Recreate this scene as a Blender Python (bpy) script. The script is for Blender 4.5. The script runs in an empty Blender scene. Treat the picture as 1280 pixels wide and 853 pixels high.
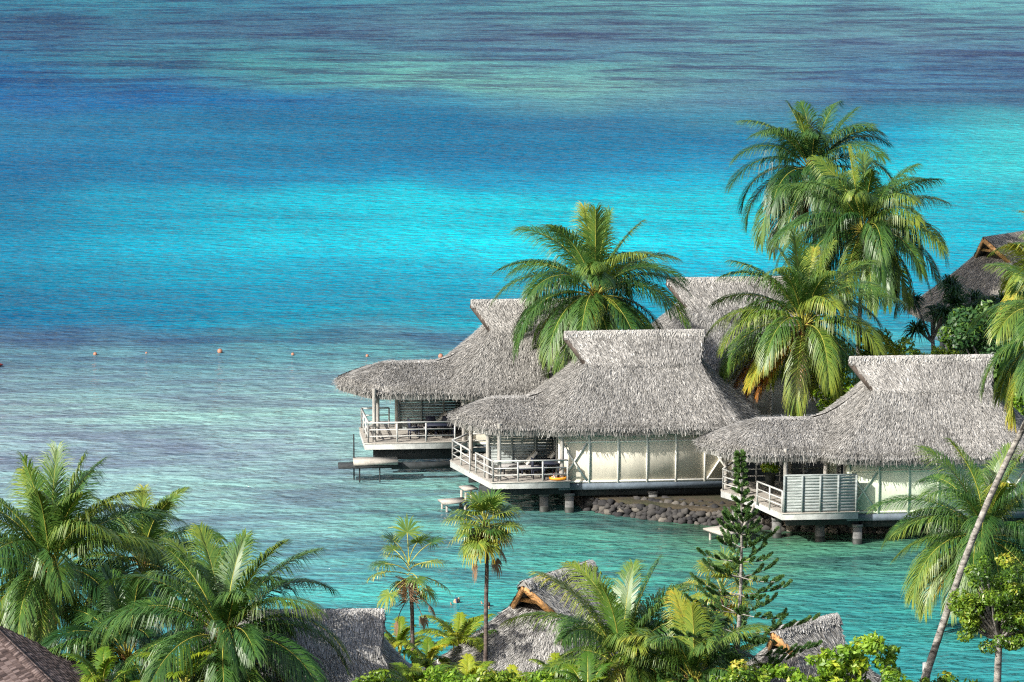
import bpy, math, random
import numpy as np
from mathutils import Vector
R = math.radians
rng = np.random.default_rng(7)
random.seed(7)
scene = bpy.context.scene
COL = scene.collection

# ------------------------------------------------------------------ camera, sky, sun, exposure
CAM_H, PITCH, FPX = 45.0, R(10.65), 5200.0
cd = bpy.data.cameras.new('camera'); cam = bpy.data.objects.new('camera', cd); COL.objects.link(cam)
cam.location = (0, 0, CAM_H); cam.rotation_euler = (R(90) - PITCH, 0, 0)
cd.sensor_width = 36; cd.lens = 36 * FPX / 1280; cd.clip_start = 1; cd.clip_end = 8000
scene.camera = cam
SUN_EL, SUN_AZ = R(34), R(-128)          # azimuth clockwise from +Y (north)
w = bpy.data.worlds.new('World'); scene.world = w; w.use_nodes = True
nt = w.node_tree; bg = nt.nodes['Background']
sky = nt.nodes.new('ShaderNodeTexSky'); sky.sky_type = 'NISHITA'; sky.sun_disc = False
sky.sun_elevation = SUN_EL; sky.sun_rotation = SUN_AZ; sky.air_density = 1.0; sky.dust_density = 3.0; sky.ozone_density = .6
nt.links.new(sky.outputs[0], bg.inputs[0]); bg.inputs[1].default_value = 0.105
sd = bpy.data.lights.new('sun', 'SUN'); sd.energy = 4.0; sd.angle = R(0.5); sd.color = (1, .965, .90)
sun = bpy.data.objects.new('sun', sd); COL.objects.link(sun)
sdir = Vector((math.sin(SUN_AZ) * math.cos(SUN_EL), math.cos(SUN_AZ) * math.cos(SUN_EL), math.sin(SUN_EL)))
sun.rotation_euler = sdir.to_track_quat('Z', 'Y').to_euler(); sun.location = (-60, 150, 90)
scene.view_settings.view_transform = 'Standard'; scene.view_settings.look = 'None'
scene.view_settings.exposure = 0.96; scene.view_settings.gamma = 1
scene.render.engine = 'CYCLES'
scene.cycles.max_bounces = 6; scene.cycles.diffuse_bounces = 3; scene.cycles.glossy_bounces = 3
scene.cycles.transmission_bounces = 3; scene.cycles.use_denoising = False; scene.cycles.caustics_reflective = False; scene.cycles.caustics_refractive = False
scene.cycles.filter_width = 1.2 if hasattr(scene.cycles, 'filter_width') else None

def ray(u, v):
    a, b = (u - 640) / FPX, (v - 426.5) / FPX
    return a, math.cos(PITCH) - b * math.sin(PITCH), -math.sin(PITCH) - b * math.cos(PITCH)
def on_level(u, v, z=0.0):               # world point of a sight line at a height
    dx, dy, dz = ray(u, v); t = (z - CAM_H) / dz
    return np.array((dx * t, dy * t, z))
def at_dist(u, v, Y):                    # world point of a sight line at a distance
    dx, dy, dz = ray(u, v); t = Y / dy
    return np.array((dx * t, Y, CAM_H + dz * t))

# ------------------------------------------------------------------ materials
def ramp(nt, stops, src, interp='LINEAR'):
    r = nt.nodes.new('ShaderNodeValToRGB'); r.color_ramp.interpolation = interp
    el = r.color_ramp.elements
    while len(el) < len(stops): el.new(.5)
    for e, (p, c) in zip(el, stops): e.position = p; e.color = (*c, 1)
    nt.links.new(src, r.inputs[0]); return r.outputs[0]
def math_node(nt, op, a, b=None, clamp=False):
    m = nt.nodes.new('ShaderNodeMath'); m.operation = op; m.use_clamp = clamp
    for i, s in enumerate((a, b)):
        if s is None: continue
        if isinstance(s, (int, float)): m.inputs[i].default_value = s
        else: nt.links.new(s, m.inputs[i])
    return m.outputs[0]
def noise(nt, scale, detail=3, rough=.5, vec=None, dim=None, stretch=None, dist=0):
    n = nt.nodes.new('ShaderNodeTexNoise'); n.inputs['Scale'].default_value = scale
    n.inputs['Detail'].default_value = detail; n.inputs['Roughness'].default_value = rough
    n.inputs['Distortion'].default_value = dist
    if vec is None:
        tc = nt.nodes.new('ShaderNodeTexCoord'); vec = tc.outputs['Object']
    if stretch:
        mp = nt.nodes.new('ShaderNodeMapping'); mp.inputs['Scale'].default_value = stretch
        if len(stretch) > 3: pass
        nt.links.new(vec, mp.inputs[0]); vec = mp.outputs[0]
    nt.links.new(vec, n.inputs['Vector']); return n.outputs[0]
def mixc(nt, f, a, b, mode='MIX'):
    m = nt.nodes.new('ShaderNodeMix'); m.data_type = 'RGBA'; m.blend_type = mode
    for i, s in ((0, f), (6, a), (7, b)):
        if isinstance(s, (int, float)): m.inputs[i].default_value = s
        elif isinstance(s, tuple): m.inputs[i].default_value = (*s, 1)
        else: nt.links.new(s, m.inputs[i])
    return m.outputs[2]
def base_mat(name, rough=.8, spec=.5):
    m = bpy.data.materials.new(name); m.use_nodes = True
    p = m.node_tree.nodes['Principled BSDF']; p.inputs['Roughness'].default_value = rough
    p.inputs['Specular IOR Level'].default_value = spec
    return m, m.node_tree, p
def rnd_attr(nt):
    a = nt.nodes.new('ShaderNodeAttribute'); a.attribute_name = 'rnd'; return a.outputs['Fac']

def painted(name, col, var=.12, rough=.7, scale=3, stretch=(1, 1, 1), grain=None, bump=.0):
    m, nt, p = base_mat(name, rough, .3)
    n = noise(nt, scale, 5, .65, stretch=stretch)
    n2 = noise(nt, scale * 7, 3, .6, stretch=stretch)
    f = math_node(nt, 'ADD', math_node(nt, 'MULTIPLY', n, .65), math_node(nt, 'MULTIPLY', n2, .35))
    lo = tuple(c * (1 - var * 2) for c in col); hi = tuple(min(1, c * (1 + var)) for c in col)
    c = ramp(nt, [(.35, lo), (.62, hi)], f)
    nt.links.new(c, p.inputs['Base Color'])
    if bump:
        b = nt.nodes.new('ShaderNodeBump'); b.inputs['Strength'].default_value = bump; b.inputs['Distance'].default_value = .02
        nt.links.new(n2, b.inputs['Height']); nt.links.new(b.outputs[0], p.inputs['Normal'])
    return m
def thatch_mat(name, stops, tint=(1, 1, 1)):
    m, nt, p = base_mat(name, .85, .25)
    r = rnd_attr(nt); n = noise(nt, .55, 4, .6); n2 = noise(nt, 9, 3, .6, stretch=(1, 1, .5))
    wv = noise(nt, .9, 2, .5, stretch=(1.6, .5, .45), dist=.6)
    f = math_node(nt, 'ADD', math_node(nt, 'MULTIPLY', r, .60), math_node(nt, 'MULTIPLY', n, .34))
    f = math_node(nt, 'ADD', f, math_node(nt, 'MULTIPLY', n2, .14))
    f = math_node(nt, 'ADD', f, math_node(nt, 'MULTIPLY', wv, .28))
    f = math_node(nt, 'SUBTRACT', f, .10)
    c = ramp(nt, [(q, tuple(a * b for a, b in zip(cc, tint))) for q, cc in stops], f)
    nt.links.new(c, p.inputs['Base Color'])
    return m
TH = [(.12, (.022, .021, .019)), (.34, (.10, .096, .088)), (.54, (.225, .217, .201)), (.74, (.37, .357, .333)), (.93, (.60, .58, .54))]
def leaf_mat(name, stops, trans=.28, rough=.42, spec=.5):
    m, nt, p = base_mat(name, rough, spec)
    r = rnd_attr(nt)
    oi = nt.nodes.new('ShaderNodeObjectInfo')
    n = noise(nt, .9, 2, .5)
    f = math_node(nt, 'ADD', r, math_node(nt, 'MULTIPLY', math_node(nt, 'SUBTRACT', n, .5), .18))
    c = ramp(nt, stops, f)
    nt.links.new(c, p.inputs['Base Color'])
    tr = nt.nodes.new('ShaderNodeBsdfTranslucent')
    hs = mixc(nt, 1.0, c, (1.35, 1.3, .5), 'MULTIPLY')
    nt.links.new(hs, tr.inputs[0])
    mx = nt.nodes.new('ShaderNodeMixShader'); mx.inputs[0].default_value = trans
    nt.links.new(p.outputs[0], mx.inputs[1]); nt.links.new(tr.outputs[0], mx.inputs[2])
    nt.links.new(mx.outputs[0], nt.nodes['Material Output'].inputs[0])
    return m
PALM = [(.0, (.008, .030, .010)), (.20, (.024, .080, .017)), (.40, (.075, .155, .026)), (.62, (.23, .28, .035)),
        (.8, (.46, .33, .03)), (.9, (.50, .19, .02)), (1, (.22, .12, .06))]
M = {}
M['thatch'] = thatch_mat('thatch', TH)
M['thatch_old'] = thatch_mat('thatch_old', TH, (.86, .82, .76))
M['palm_leaf'] = leaf_mat('palm_leaf', PALM, trans=.22, rough=.42, spec=.5)
M['rachis'] = painted('rachis', (.36, .34, .06), .3, .5, 2)
M['areca_leaf'] = leaf_mat('areca_leaf', [(0, (.03, .09, .012)), (.35, (.09, .19, .015)), (.7, (.30, .36, .02)), (1, (.52, .44, .03))], .35)
M['dark_leaf'] = leaf_mat('dark_leaf', [(0, (.012, .04, .014)), (.5, (.03, .09, .022)), (1, (.09, .17, .03))], .2)
M['bush_leaf'] = leaf_mat('bush_leaf', [(0, (.03, .08, .01)), (.4, (.10, .20, .015)), (.8, (.24, .33, .03)), (1, (.42, .38, .05))], .3)
M['lime_leaf'] = leaf_mat('lime_leaf', [(0, (.05, .12, .01)), (.4, (.13, .26, .02)), (.75, (.26, .40, .03)), (1, (.42, .46, .04))], .35)
M['pine_leaf'] = leaf_mat('pine_leaf', [(0, (.012, .045, .012)), (.6, (.04, .10, .02)), (1, (.10, .18, .04))], .1, .6, .3)
M['dead_leaf'] = leaf_mat('dead_leaf', [(0, (.10, .065, .05)), (.5, (.24, .15, .09)), (1, (.42, .30, .19))], .2, .7, .2)
M['trunk'] = painted('trunk', (.25, .235, .21), .5, .9, 3.5, (1, 1, 2.5), bump=.5)
M['trunk_dark'] = painted('trunk_dark', (.13, .10, .085), .4, .9, 3, (1, 1, 3), bump=.5)
M['coconut'] = painted('coconut', (.34, .17, .06), .4, .5, 3)
M['wall'] = painted('wall', (.64, .60, .50), .08, .95, 1.3, (1, 1, .4))
M['wall_green'] = painted('wall_green', (.56, .61, .48), .08, .95, 1.3, (1, 1, .4))
M['batten'] = painted('batten', (.84, .82, .74), .06, .7, 2)
M['beam'] = painted('beam', (.105, .135, .165), .18, .7, 1.2)
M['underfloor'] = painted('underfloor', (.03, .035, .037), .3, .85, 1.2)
M['concrete'] = painted('concrete', (.14, .14, .135), .25, .9, 2.5, bump=.3)
M['deck_paint'] = painted('deck_paint', (.38, .39, .375), .16, .75, 1.6)
M['deck_board'] = painted('deck_board', (.36, .335, .295), .22, .8, 1.2, (1, 9, 1))
M['rail'] = painted('rail', (.42, .42, .40), .1, .6, 2)
M['screen'] = painted('screen', (.27, .30, .29), .28, .8, 1.5, (1, 1, 8), bump=.3)
M['post_wood'] = painted('post_wood', (.34, .32, .29), .25, .8, 2, (3, 3, .5))
M['gable_wood'] = painted('gable_wood', (.45, .24, .09), .25, .6, 2, (2, 2, 2))
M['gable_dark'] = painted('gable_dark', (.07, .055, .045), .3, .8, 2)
M['wicker'] = painted('wicker', (.018, .022, .04), .3, .6, 20)
M['cushion'] = painted('cushion', (.62, .60, .54), .08, .9, 3)
M['cushion_grey'] = painted('cushion_grey', (.30, .29, .28), .1, .9, 3)
M['glass_dark'] = painted('glass_dark', (.03, .04, .05), .2, .15, 1)
M['rock'] = None
M['buoy'] = painted('buoy', (.42, .19, .12), .25, .5, 4)
M['orange_plastic'] = painted('orange_plastic', (.85, .33, .03), .08, .4, 4)
M['white'] = painted('white', (.78, .76, .72), .08, .5, 4)
M['pink'] = painted('pink', (.75, .35, .32), .1, .5, 4)
M['skin'] = painted('skin', (.45, .26, .17), .08, .5, 4)
M['swimsuit'] = painted('swimsuit', (.03, .07, .22), .1, .6, 4)
M['red_plastic'] = painted('red_plastic', (.22, .04, .035), .2, .45, 4)
M['pot'] = painted('pot', (.035, .04, .035), .2, .6, 4)
def mk_rock():
    m, nt, p = base_mat('rock', .85, .3)
    r = rnd_attr(nt); n = noise(nt, 6, 4, .6)
    f = math_node(nt, 'ADD', math_node(nt, 'MULTIPLY', r, .75), math_node(nt, 'MULTIPLY', n, .3))
    nt.links.new(ramp(nt, [(.1, (.018, .018, .02)), (.5, (.06, .056, .052)), (.75, (.13, .118, .10)), (.97, (.36, .32, .26))], f), p.inputs['Base Color'])
    b = nt.nodes.new('ShaderNodeBump'); b.inputs['Strength'].default_value = .6; b.inputs['Distance'].default_value = .05
    nt.links.new(n, b.inputs['Height']); nt.links.new(b.outputs[0], p.inputs['Normal'])
    return m
M['rock'] = mk_rock()
def mk_shingle():
    m, nt, p = base_mat('shingle', .85, .25)
    r = rnd_attr(nt); n = noise(nt, 3, 4, .6)
    f = math_node(nt, 'ADD', math_node(nt, 'MULTIPLY', r, .7), math_node(nt, 'MULTIPLY', n, .3))
    nt.links.new(ramp(nt, [(.15, (.03, .02, .018)), (.5, (.08, .056, .05)), (.9, (.17, .13, .12))], f), p.inputs['Base Color'])
    return m
M['shingle'] = mk_shingle()
def mk_ground():
    m, nt, p = base_mat('ground_soil', .95, .2)
    n = noise(nt, .35, 5, .6); n2 = noise(nt, 5, 4, .7)
    f = math_node(nt, 'ADD', math_node(nt, 'MULTIPLY', n, .7), math_node(nt, 'MULTIPLY', n2, .3))
    nt.links.new(ramp(nt, [(.3, (.02, .035, .012)), (.45, (.05, .048, .03)), (.56, (.065, .052, .036)), (.74, (.17, .14, .10))], f), p.inputs['Base Color'])
    b = nt.nodes.new('ShaderNodeBump'); b.inputs['Strength'].default_value = .5; b.inputs['Distance'].default_value = .1
    nt.links.new(n2, b.inputs['Height']); nt.links.new(b.outputs[0], p.inputs['Normal'])
    return m
M['ground'] = mk_ground()

# ------------------------------------------------------------------ mesh helpers
def unit(a):
    a = np.asarray(a, float); n = np.linalg.norm(a, axis=-1, keepdims=True); return a / np.maximum(n, 1e-9)
class MB:
    def __init__(s): s.v = []; s.f = []; s.r = []; s.m = []; s.n = 0
    def add(s, v, f, rnd=.5, mat=0):
        v = np.asarray(v, float).reshape(-1, 3); f = np.asarray(f, int)
        s.v.append(v); s.f.append(f + s.n); s.n += len(v)
        s.r.append(np.broadcast_to(np.asarray(rnd, float), (len(f),)).copy()); s.m.append(np.full(len(f), mat))
    def quads(s, P, rnd=.5, mat=0):      # P (N,4,3)
        P = np.asarray(P); N = len(P)
        if N: s.add(P.reshape(-1, 3), np.arange(N * 4).reshape(N, 4), rnd, mat)
    def box(s, c, d, rnd=.5, mat=0, rz=0, ax=None):
        c = np.asarray(c, float); h = np.asarray(d, float) / 2
        k = np.array([(i, j, l) for i in (-1, 1) for j in (-1, 1) for l in (-1, 1)], float) * h
        if ax is not None: k = k @ np.asarray(ax)
        if rz: cz, sz = math.cos(rz), math.sin(rz); k = k @ np.array(((cz, sz, 0), (-sz, cz, 0), (0, 0, 1)))
        s.add(k + c, [(0, 1, 3, 2), (4, 6, 7, 5), (0, 4, 5, 1), (2, 3, 7, 6), (0, 2, 6, 4), (1, 5, 7, 3)], rnd, mat)
    def bar(s, a, b, wd, ht, rnd=.5, mat=0):
        a = np.asarray(a, float); b = np.asarray(b, float); d = unit(b - a)
        up = np.array((0, 0, 1.)) if abs(d[2]) < .95 else np.array((0, 1., 0))
        sd_ = unit(np.cross(d, up)); u2 = np.cross(sd_, d)
        s.box((a + b) / 2, (np.linalg.norm(b - a), wd, ht), rnd, mat, ax=np.array((d, sd_, u2)))
    def tube(s, pts, rad, seg=8, rnd=.5, mat=0, cap=True):
        pts = np.asarray(pts, float); n = len(pts); rad = np.broadcast_to(np.asarray(rad, float), (n,))
        tan = unit(np.gradient(pts, axis=0)); ref = np.array((0, 0, 1.)) if abs(tan[0][2]) < .9 else np.array((1., 0, 0))
        A = []
        for i in range(n):
            x = unit(np.cross(tan[i], ref)); y = np.cross(tan[i], x)
            a = np.linspace(0, 2 * math.pi, seg, endpoint=False)
            A.append(pts[i] + rad[i] * (np.cos(a)[:, None] * x + np.sin(a)[:, None] * y))
        F = [(i * seg + j, i * seg + (j + 1) % seg, (i + 1) * seg + (j + 1) % seg, (i + 1) * seg + j) for i in range(n - 1) for j in range(seg)]
        s.add(np.concatenate(A), F, rnd, mat)
        if cap and seg >= 4:
            for base in (0, (n - 1) * seg):
                V = A[0] if base == 0 else A[-1]; c = V.mean(0)
                s.add(np.vstack([V, c]), [(j, (j + 1) % seg, seg) for j in range(seg)], rnd, mat)
    def ball(s, c, r, seg=10, rings=7, rnd=.5, mat=0, jit=0):
        c = np.asarray(c, float); r = np.broadcast_to(np.asarray(r, float), (3,)); V = []; seg = 7 if jit else seg
        for i in range(rings + 1):
            th = math.pi * i / rings
            for j in range(seg):
                ph = 2 * math.pi * j / seg
                V.append((math.sin(th) * math.cos(ph), math.sin(th) * math.sin(ph), math.cos(th)))
        V = np.array(V)
        if jit: 
            K = rng.normal(size=(3, 3)); V = V * (1 + jit * np.sin(V @ K.T * 2.2).sum(1, keepdims=True) / 2); V[seg:-seg] *= rng.uniform(.8, 1.15, (len(V) - 2 * seg, 1))
        F = [(i * seg + j, (i + 1) * seg + j, (i + 1) * seg + (j + 1) % seg, i * seg + (j + 1) % seg) for i in range(rings) for j in range(seg)]
        s.add(V * r + c, F, rnd, mat)
    def poly(s, pts, z0, z1, rnd=.5, mat=0):   # vertical prism
        n = len(pts); V = [(x, y, z) for z in (z0, z1) for x, y in pts]
        s.add(V, [(i, (i + 1) % n, n + (i + 1) % n, n + i) for i in range(n)], rnd, mat)
        for z in (z0, z1):
            c = np.mean(np.array(pts), 0)
            s.add([(x, y, z) for x, y in pts] + [(c[0], c[1], z)], [(i, (i + 1) % n, n) for i in range(n)], rnd, mat)
    def build(s, name, mats, parent=None, smooth=False):
        me = bpy.data.meshes.new(name)
        V = np.concatenate(s.v); me.vertices.add(len(V)); me.vertices.foreach_set('co', V.ravel())
        loops = np.concatenate([f.ravel() for f in s.f]); tot = np.concatenate([np.full(len(f), f.shape[1]) for f in s.f])
        me.loops.add(len(loops)); me.loops.foreach_set('vertex_index', loops)
        me.polygons.add(len(tot)); st = np.concatenate([[0], np.cumsum(tot)[:-1]])
        me.polygons.foreach_set('loop_start', st); me.polygons.foreach_set('loop_total', tot)
        me.polygons.foreach_set('material_index', np.concatenate(s.m).astype(int))
        if smooth: me.polygons.foreach_set('use_smooth', np.ones(len(tot), bool))
        a = me.attributes.new('rnd', 'FLOAT', 'FACE'); a.data.foreach_set('value', np.concatenate(s.r))
        me.update(calc_edges=True); me.validate()
        for m in (mats if isinstance(mats, (list, tuple)) else [mats]): me.materials.append(M[m] if isinstance(m, str) else m)
        o = bpy.data.objects.new(name, me); COL.objects.link(o)
        if parent is not None: o.parent = parent
        return o
def tag(o, label=None, cat=None, group=None, kind=None):
    for k, v_ in (('label', label), ('category', cat), ('group', group), ('kind', kind)):
        if v_: o[k] = v_
    return o
def thing(name, label, cat, loc=(0, 0, 0), rz=0, group=None):
    o = bpy.data.objects.new(name, None); COL.objects.link(o); o.empty_display_size = .3
    o.location = loc; o.rotation_euler = (0, 0, rz); return tag(o, label, cat, group)
def copy_thing(o, loc, rz, label, parent=None):
    c = o.copy(); COL.objects.link(c)
    if parent is not None: c.parent = parent
    else: c.location = loc; c.rotation_euler = (0, 0, rz); c['label'] = label
    for ch in list(o.children): copy_thing(ch, None, None, None, c)
    return c

# ------------------------------------------------------------------ water
def srgb(c):
    c = np.asarray(c, float) / 255; return np.where(c <= .04045, c / 12.92, ((c + .055) / 1.055) ** 2.4)
# water tints: lagoon floor colours, pale sky reflection painted into the nearer left rows: rows by distance (m), columns by bearing (X/Y)
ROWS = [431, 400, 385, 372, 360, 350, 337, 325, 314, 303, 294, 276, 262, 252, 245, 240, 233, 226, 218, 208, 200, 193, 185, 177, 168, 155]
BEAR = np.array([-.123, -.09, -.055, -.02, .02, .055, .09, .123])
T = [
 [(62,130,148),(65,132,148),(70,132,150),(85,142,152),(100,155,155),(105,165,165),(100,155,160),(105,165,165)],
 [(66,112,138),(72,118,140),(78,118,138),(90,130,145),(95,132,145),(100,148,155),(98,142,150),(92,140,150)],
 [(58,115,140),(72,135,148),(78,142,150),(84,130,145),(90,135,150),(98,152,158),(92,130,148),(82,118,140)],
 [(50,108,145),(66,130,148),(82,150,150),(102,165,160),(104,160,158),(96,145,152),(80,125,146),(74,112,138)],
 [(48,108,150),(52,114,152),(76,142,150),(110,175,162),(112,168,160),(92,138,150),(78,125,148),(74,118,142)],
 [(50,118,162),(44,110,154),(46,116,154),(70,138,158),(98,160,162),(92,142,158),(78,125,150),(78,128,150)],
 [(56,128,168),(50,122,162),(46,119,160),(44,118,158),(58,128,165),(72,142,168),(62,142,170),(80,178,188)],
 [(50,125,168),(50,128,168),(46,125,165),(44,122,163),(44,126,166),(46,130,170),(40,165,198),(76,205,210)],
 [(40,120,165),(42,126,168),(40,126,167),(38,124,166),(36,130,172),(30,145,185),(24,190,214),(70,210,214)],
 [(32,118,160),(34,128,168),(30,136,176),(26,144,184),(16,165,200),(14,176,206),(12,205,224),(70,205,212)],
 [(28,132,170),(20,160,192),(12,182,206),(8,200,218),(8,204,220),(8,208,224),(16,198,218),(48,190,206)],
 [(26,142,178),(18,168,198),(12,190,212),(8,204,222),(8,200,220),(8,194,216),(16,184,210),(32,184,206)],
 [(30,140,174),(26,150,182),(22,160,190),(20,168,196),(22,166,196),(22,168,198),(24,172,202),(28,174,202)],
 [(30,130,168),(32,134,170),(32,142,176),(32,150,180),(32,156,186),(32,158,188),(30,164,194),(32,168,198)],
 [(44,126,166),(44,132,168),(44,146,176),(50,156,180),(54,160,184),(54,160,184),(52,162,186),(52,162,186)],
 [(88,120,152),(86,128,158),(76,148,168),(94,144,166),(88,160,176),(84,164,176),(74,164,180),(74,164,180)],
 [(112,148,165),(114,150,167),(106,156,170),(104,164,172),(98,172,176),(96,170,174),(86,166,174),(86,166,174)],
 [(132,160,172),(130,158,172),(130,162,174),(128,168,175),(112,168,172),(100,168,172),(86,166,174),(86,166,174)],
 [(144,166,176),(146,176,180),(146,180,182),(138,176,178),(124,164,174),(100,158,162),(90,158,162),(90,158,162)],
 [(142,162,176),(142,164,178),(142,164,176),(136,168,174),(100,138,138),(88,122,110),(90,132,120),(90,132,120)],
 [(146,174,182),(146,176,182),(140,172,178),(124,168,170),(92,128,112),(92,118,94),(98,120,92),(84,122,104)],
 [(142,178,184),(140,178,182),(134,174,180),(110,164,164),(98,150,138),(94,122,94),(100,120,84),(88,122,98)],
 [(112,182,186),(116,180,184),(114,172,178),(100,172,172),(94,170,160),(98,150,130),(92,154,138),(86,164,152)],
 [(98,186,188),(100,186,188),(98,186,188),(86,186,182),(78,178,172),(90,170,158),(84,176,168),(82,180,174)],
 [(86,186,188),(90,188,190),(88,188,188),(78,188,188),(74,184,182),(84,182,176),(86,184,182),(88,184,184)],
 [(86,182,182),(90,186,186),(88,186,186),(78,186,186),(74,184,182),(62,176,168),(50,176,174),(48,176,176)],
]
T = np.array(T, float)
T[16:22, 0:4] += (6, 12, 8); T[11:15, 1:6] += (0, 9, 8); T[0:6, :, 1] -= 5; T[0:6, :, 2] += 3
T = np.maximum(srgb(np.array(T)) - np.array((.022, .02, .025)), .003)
def lagoon():
    ys = np.concatenate([[-3000, 0, 100], np.linspace(140, 260, 121), np.linspace(262, 480, 110), [520, 600, 800, 1500, 5000]])
    qs = np.concatenate([np.array([-4000, -1200, -400, -200, -120]), np.linspace(-90, 90, 121), np.array([120, 200, 400, 1200, 4000])])
    XX, YY = np.meshgrid(qs, ys); V = np.stack([XX, YY, np.zeros_like(XX)], -1).reshape(-1, 3)
    ny, nx = XX.shape
    F = np.array([(j * nx + i, j * nx + i + 1, (j + 1) * nx + i + 1, (j + 1) * nx + i) for j in range(ny - 1) for i in range(nx - 1)])
    mb = MB(); mb.add(V, F)
    o = mb.build('lagoon_water', 'white')
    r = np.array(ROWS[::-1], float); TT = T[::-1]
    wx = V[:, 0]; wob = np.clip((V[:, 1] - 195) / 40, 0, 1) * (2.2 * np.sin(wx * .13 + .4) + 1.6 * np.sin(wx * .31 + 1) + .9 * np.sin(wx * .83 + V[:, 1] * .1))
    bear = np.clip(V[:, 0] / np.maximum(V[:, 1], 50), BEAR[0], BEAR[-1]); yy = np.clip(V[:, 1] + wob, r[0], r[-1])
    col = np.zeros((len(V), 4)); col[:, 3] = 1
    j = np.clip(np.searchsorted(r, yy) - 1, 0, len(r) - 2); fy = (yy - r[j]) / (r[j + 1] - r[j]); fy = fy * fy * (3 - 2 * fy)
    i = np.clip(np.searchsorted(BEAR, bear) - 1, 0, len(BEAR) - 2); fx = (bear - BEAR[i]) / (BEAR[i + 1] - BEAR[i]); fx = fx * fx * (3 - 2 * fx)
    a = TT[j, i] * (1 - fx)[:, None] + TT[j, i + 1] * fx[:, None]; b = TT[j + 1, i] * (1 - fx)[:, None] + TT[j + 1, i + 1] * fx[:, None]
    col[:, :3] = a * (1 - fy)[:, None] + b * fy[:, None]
    at = o.data.attributes.new('tint', 'FLOAT_COLOR', 'POINT'); at.data.foreach_set('color', col.ravel())
    tag(o, kind='structure')
    m, nt, p = base_mat('lagoon', .12, .5)
    nt.nodes.remove(p); p = nt.nodes.new('ShaderNodeBsdfDiffuse'); gl = nt.nodes.new('ShaderNodeBsdfGlossy'); gl.inputs['Roughness'].default_value = .08
    at = nt.nodes.new('ShaderNodeAttribute'); at.attribute_name = 'tint'; c = at.outputs['Color']
    # coral and sand patches on the floor: stronger over the reef flats
    pat = noise(nt, .26, 6, .62, stretch=(.30, 1, 1), dist=.5); pat2 = noise(nt, 1.0, 5, .65, stretch=(.25, 1, 1))
    f = math_node(nt, 'ADD', math_node(nt, 'MULTIPLY', pat, .6), math_node(nt, 'MULTIPLY', pat2, .4))
    geo = nt.nodes.new('ShaderNodeNewGeometry'); sp = nt.nodes.new('ShaderNodeSeparateXYZ'); nt.links.new(geo.outputs['Position'], sp.inputs[0])
    def band(y0, y1, soft):
        a = nt.nodes.new('ShaderNodeMapRange'); a.interpolation_type = 'SMOOTHSTEP'
        a.inputs[1].default_value = y0 - soft; a.inputs[2].default_value = y0 + soft; nt.links.new(sp.outputs['Y'], a.inputs[0])
        b = nt.nodes.new('ShaderNodeMapRange'); b.interpolation_type = 'SMOOTHSTEP'
        b.inputs[1].default_value = y1 - soft; b.inputs[2].default_value = y1 + soft; b.inputs[3].default_value = 1; b.inputs[4].default_value = 0
        nt.links.new(sp.outputs['Y'], b.inputs[0]); return math_node(nt, 'MULTIPLY', a.outputs[0], b.outputs[0])
    far = band(352, 900, 14); near = band(176, 246, 8)
    amt = math_node(nt, 'ADD', math_node(nt, 'MULTIPLY', far, .85), math_node(nt, 'MULTIPLY', near, .48))
    amt = math_node(nt, 'ADD', amt, .16)
    dark = ramp(nt, [(.42, (.50, .38, .56)), (.485, (.86, .82, .90)), (.53, (1.10, 1.16, 1.10)), (.60, (1.22, 1.36, 1.22))], f)
    c2 = mixc(nt, 1.0, c, dark, 'MULTIPLY')
    cc = mixc(nt, amt, c, c2)
    rip = noise(nt, 2.2, 4, .6, stretch=(.4, 1, 1))  # light and dark of the ripples, painted into the water colour
    rr = ramp(nt, [(.38, (.82, .86, .9)), (.5, (1, 1, 1)), (.64, (1.1, 1.1, 1.1))], rip)
    cc = mixc(nt, 1.0, cc, rr, 'MULTIPLY')
    wind = noise(nt, .035, 3, .55, stretch=(.3, 1, 1), dist=.4)  # wind-ruffled brightness painted into the water colour as broad patches
    cc = mixc(nt, 1.0, cc, ramp(nt, [(.36, (.80, .84, .88)), (.5, (1, 1, 1)), (.62, (1.16, 1.14, 1.12))], wind), 'MULTIPLY')
    k = mixc(nt, 1.0, cc, (WK,) * 3, 'MULTIPLY')
    nt.links.new(k, p.inputs['Color'])
    w1 = noise(nt, 1.5, 2, .5, stretch=(.50, 1, 1), dist=.4); w2 = noise(nt, .25, 2, .5, stretch=(.5, 1, 1)); w3 = noise(nt, 3.6, 1, .5, stretch=(.45, 1, 1), dist=.3)
    h = math_node(nt, 'ADD', math_node(nt, 'MULTIPLY', w1, .55), math_node(nt, 'MULTIPLY', w2, .9))
    h = math_node(nt, 'ADD', h, math_node(nt, 'MULTIPLY', w3, .16))
    b = nt.nodes.new('ShaderNodeBump'); b.inputs['Strength'].default_value = 1.0; b.inputs['Distance'].default_value = 1.3
    nt.links.new(h, b.inputs['Height']); nt.links.new(b.outputs[0], gl.inputs['Normal'])
    b2_ = nt.nodes.new('ShaderNodeBump'); b2_.inputs['Strength'].default_value = .7; b2_.inputs['Distance'].default_value = .8; nt.links.new(h, b2_.inputs['Height']); nt.links.new(b2_.outputs[0], p.inputs['Normal'])
    fr = nt.nodes.new('ShaderNodeFresnel'); fr.inputs[0].default_value = 1.26; nt.links.new(b.outputs[0], fr.inputs['Normal'])
    mx = nt.nodes.new('ShaderNodeMixShader'); nt.links.new(math_node(nt, 'MULTIPLY', fr.outputs[0], .8), mx.inputs[0])
    nt.links.new(p.outputs[0], mx.inputs[1]); nt.links.new(gl.outputs[0], mx.inputs[2]); nt.links.new(mx.outputs[0], nt.nodes['Material Output'].inputs[0])
    o.data.materials.clear(); o.data.materials.append(m)
WK = .60
lagoon()

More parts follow.
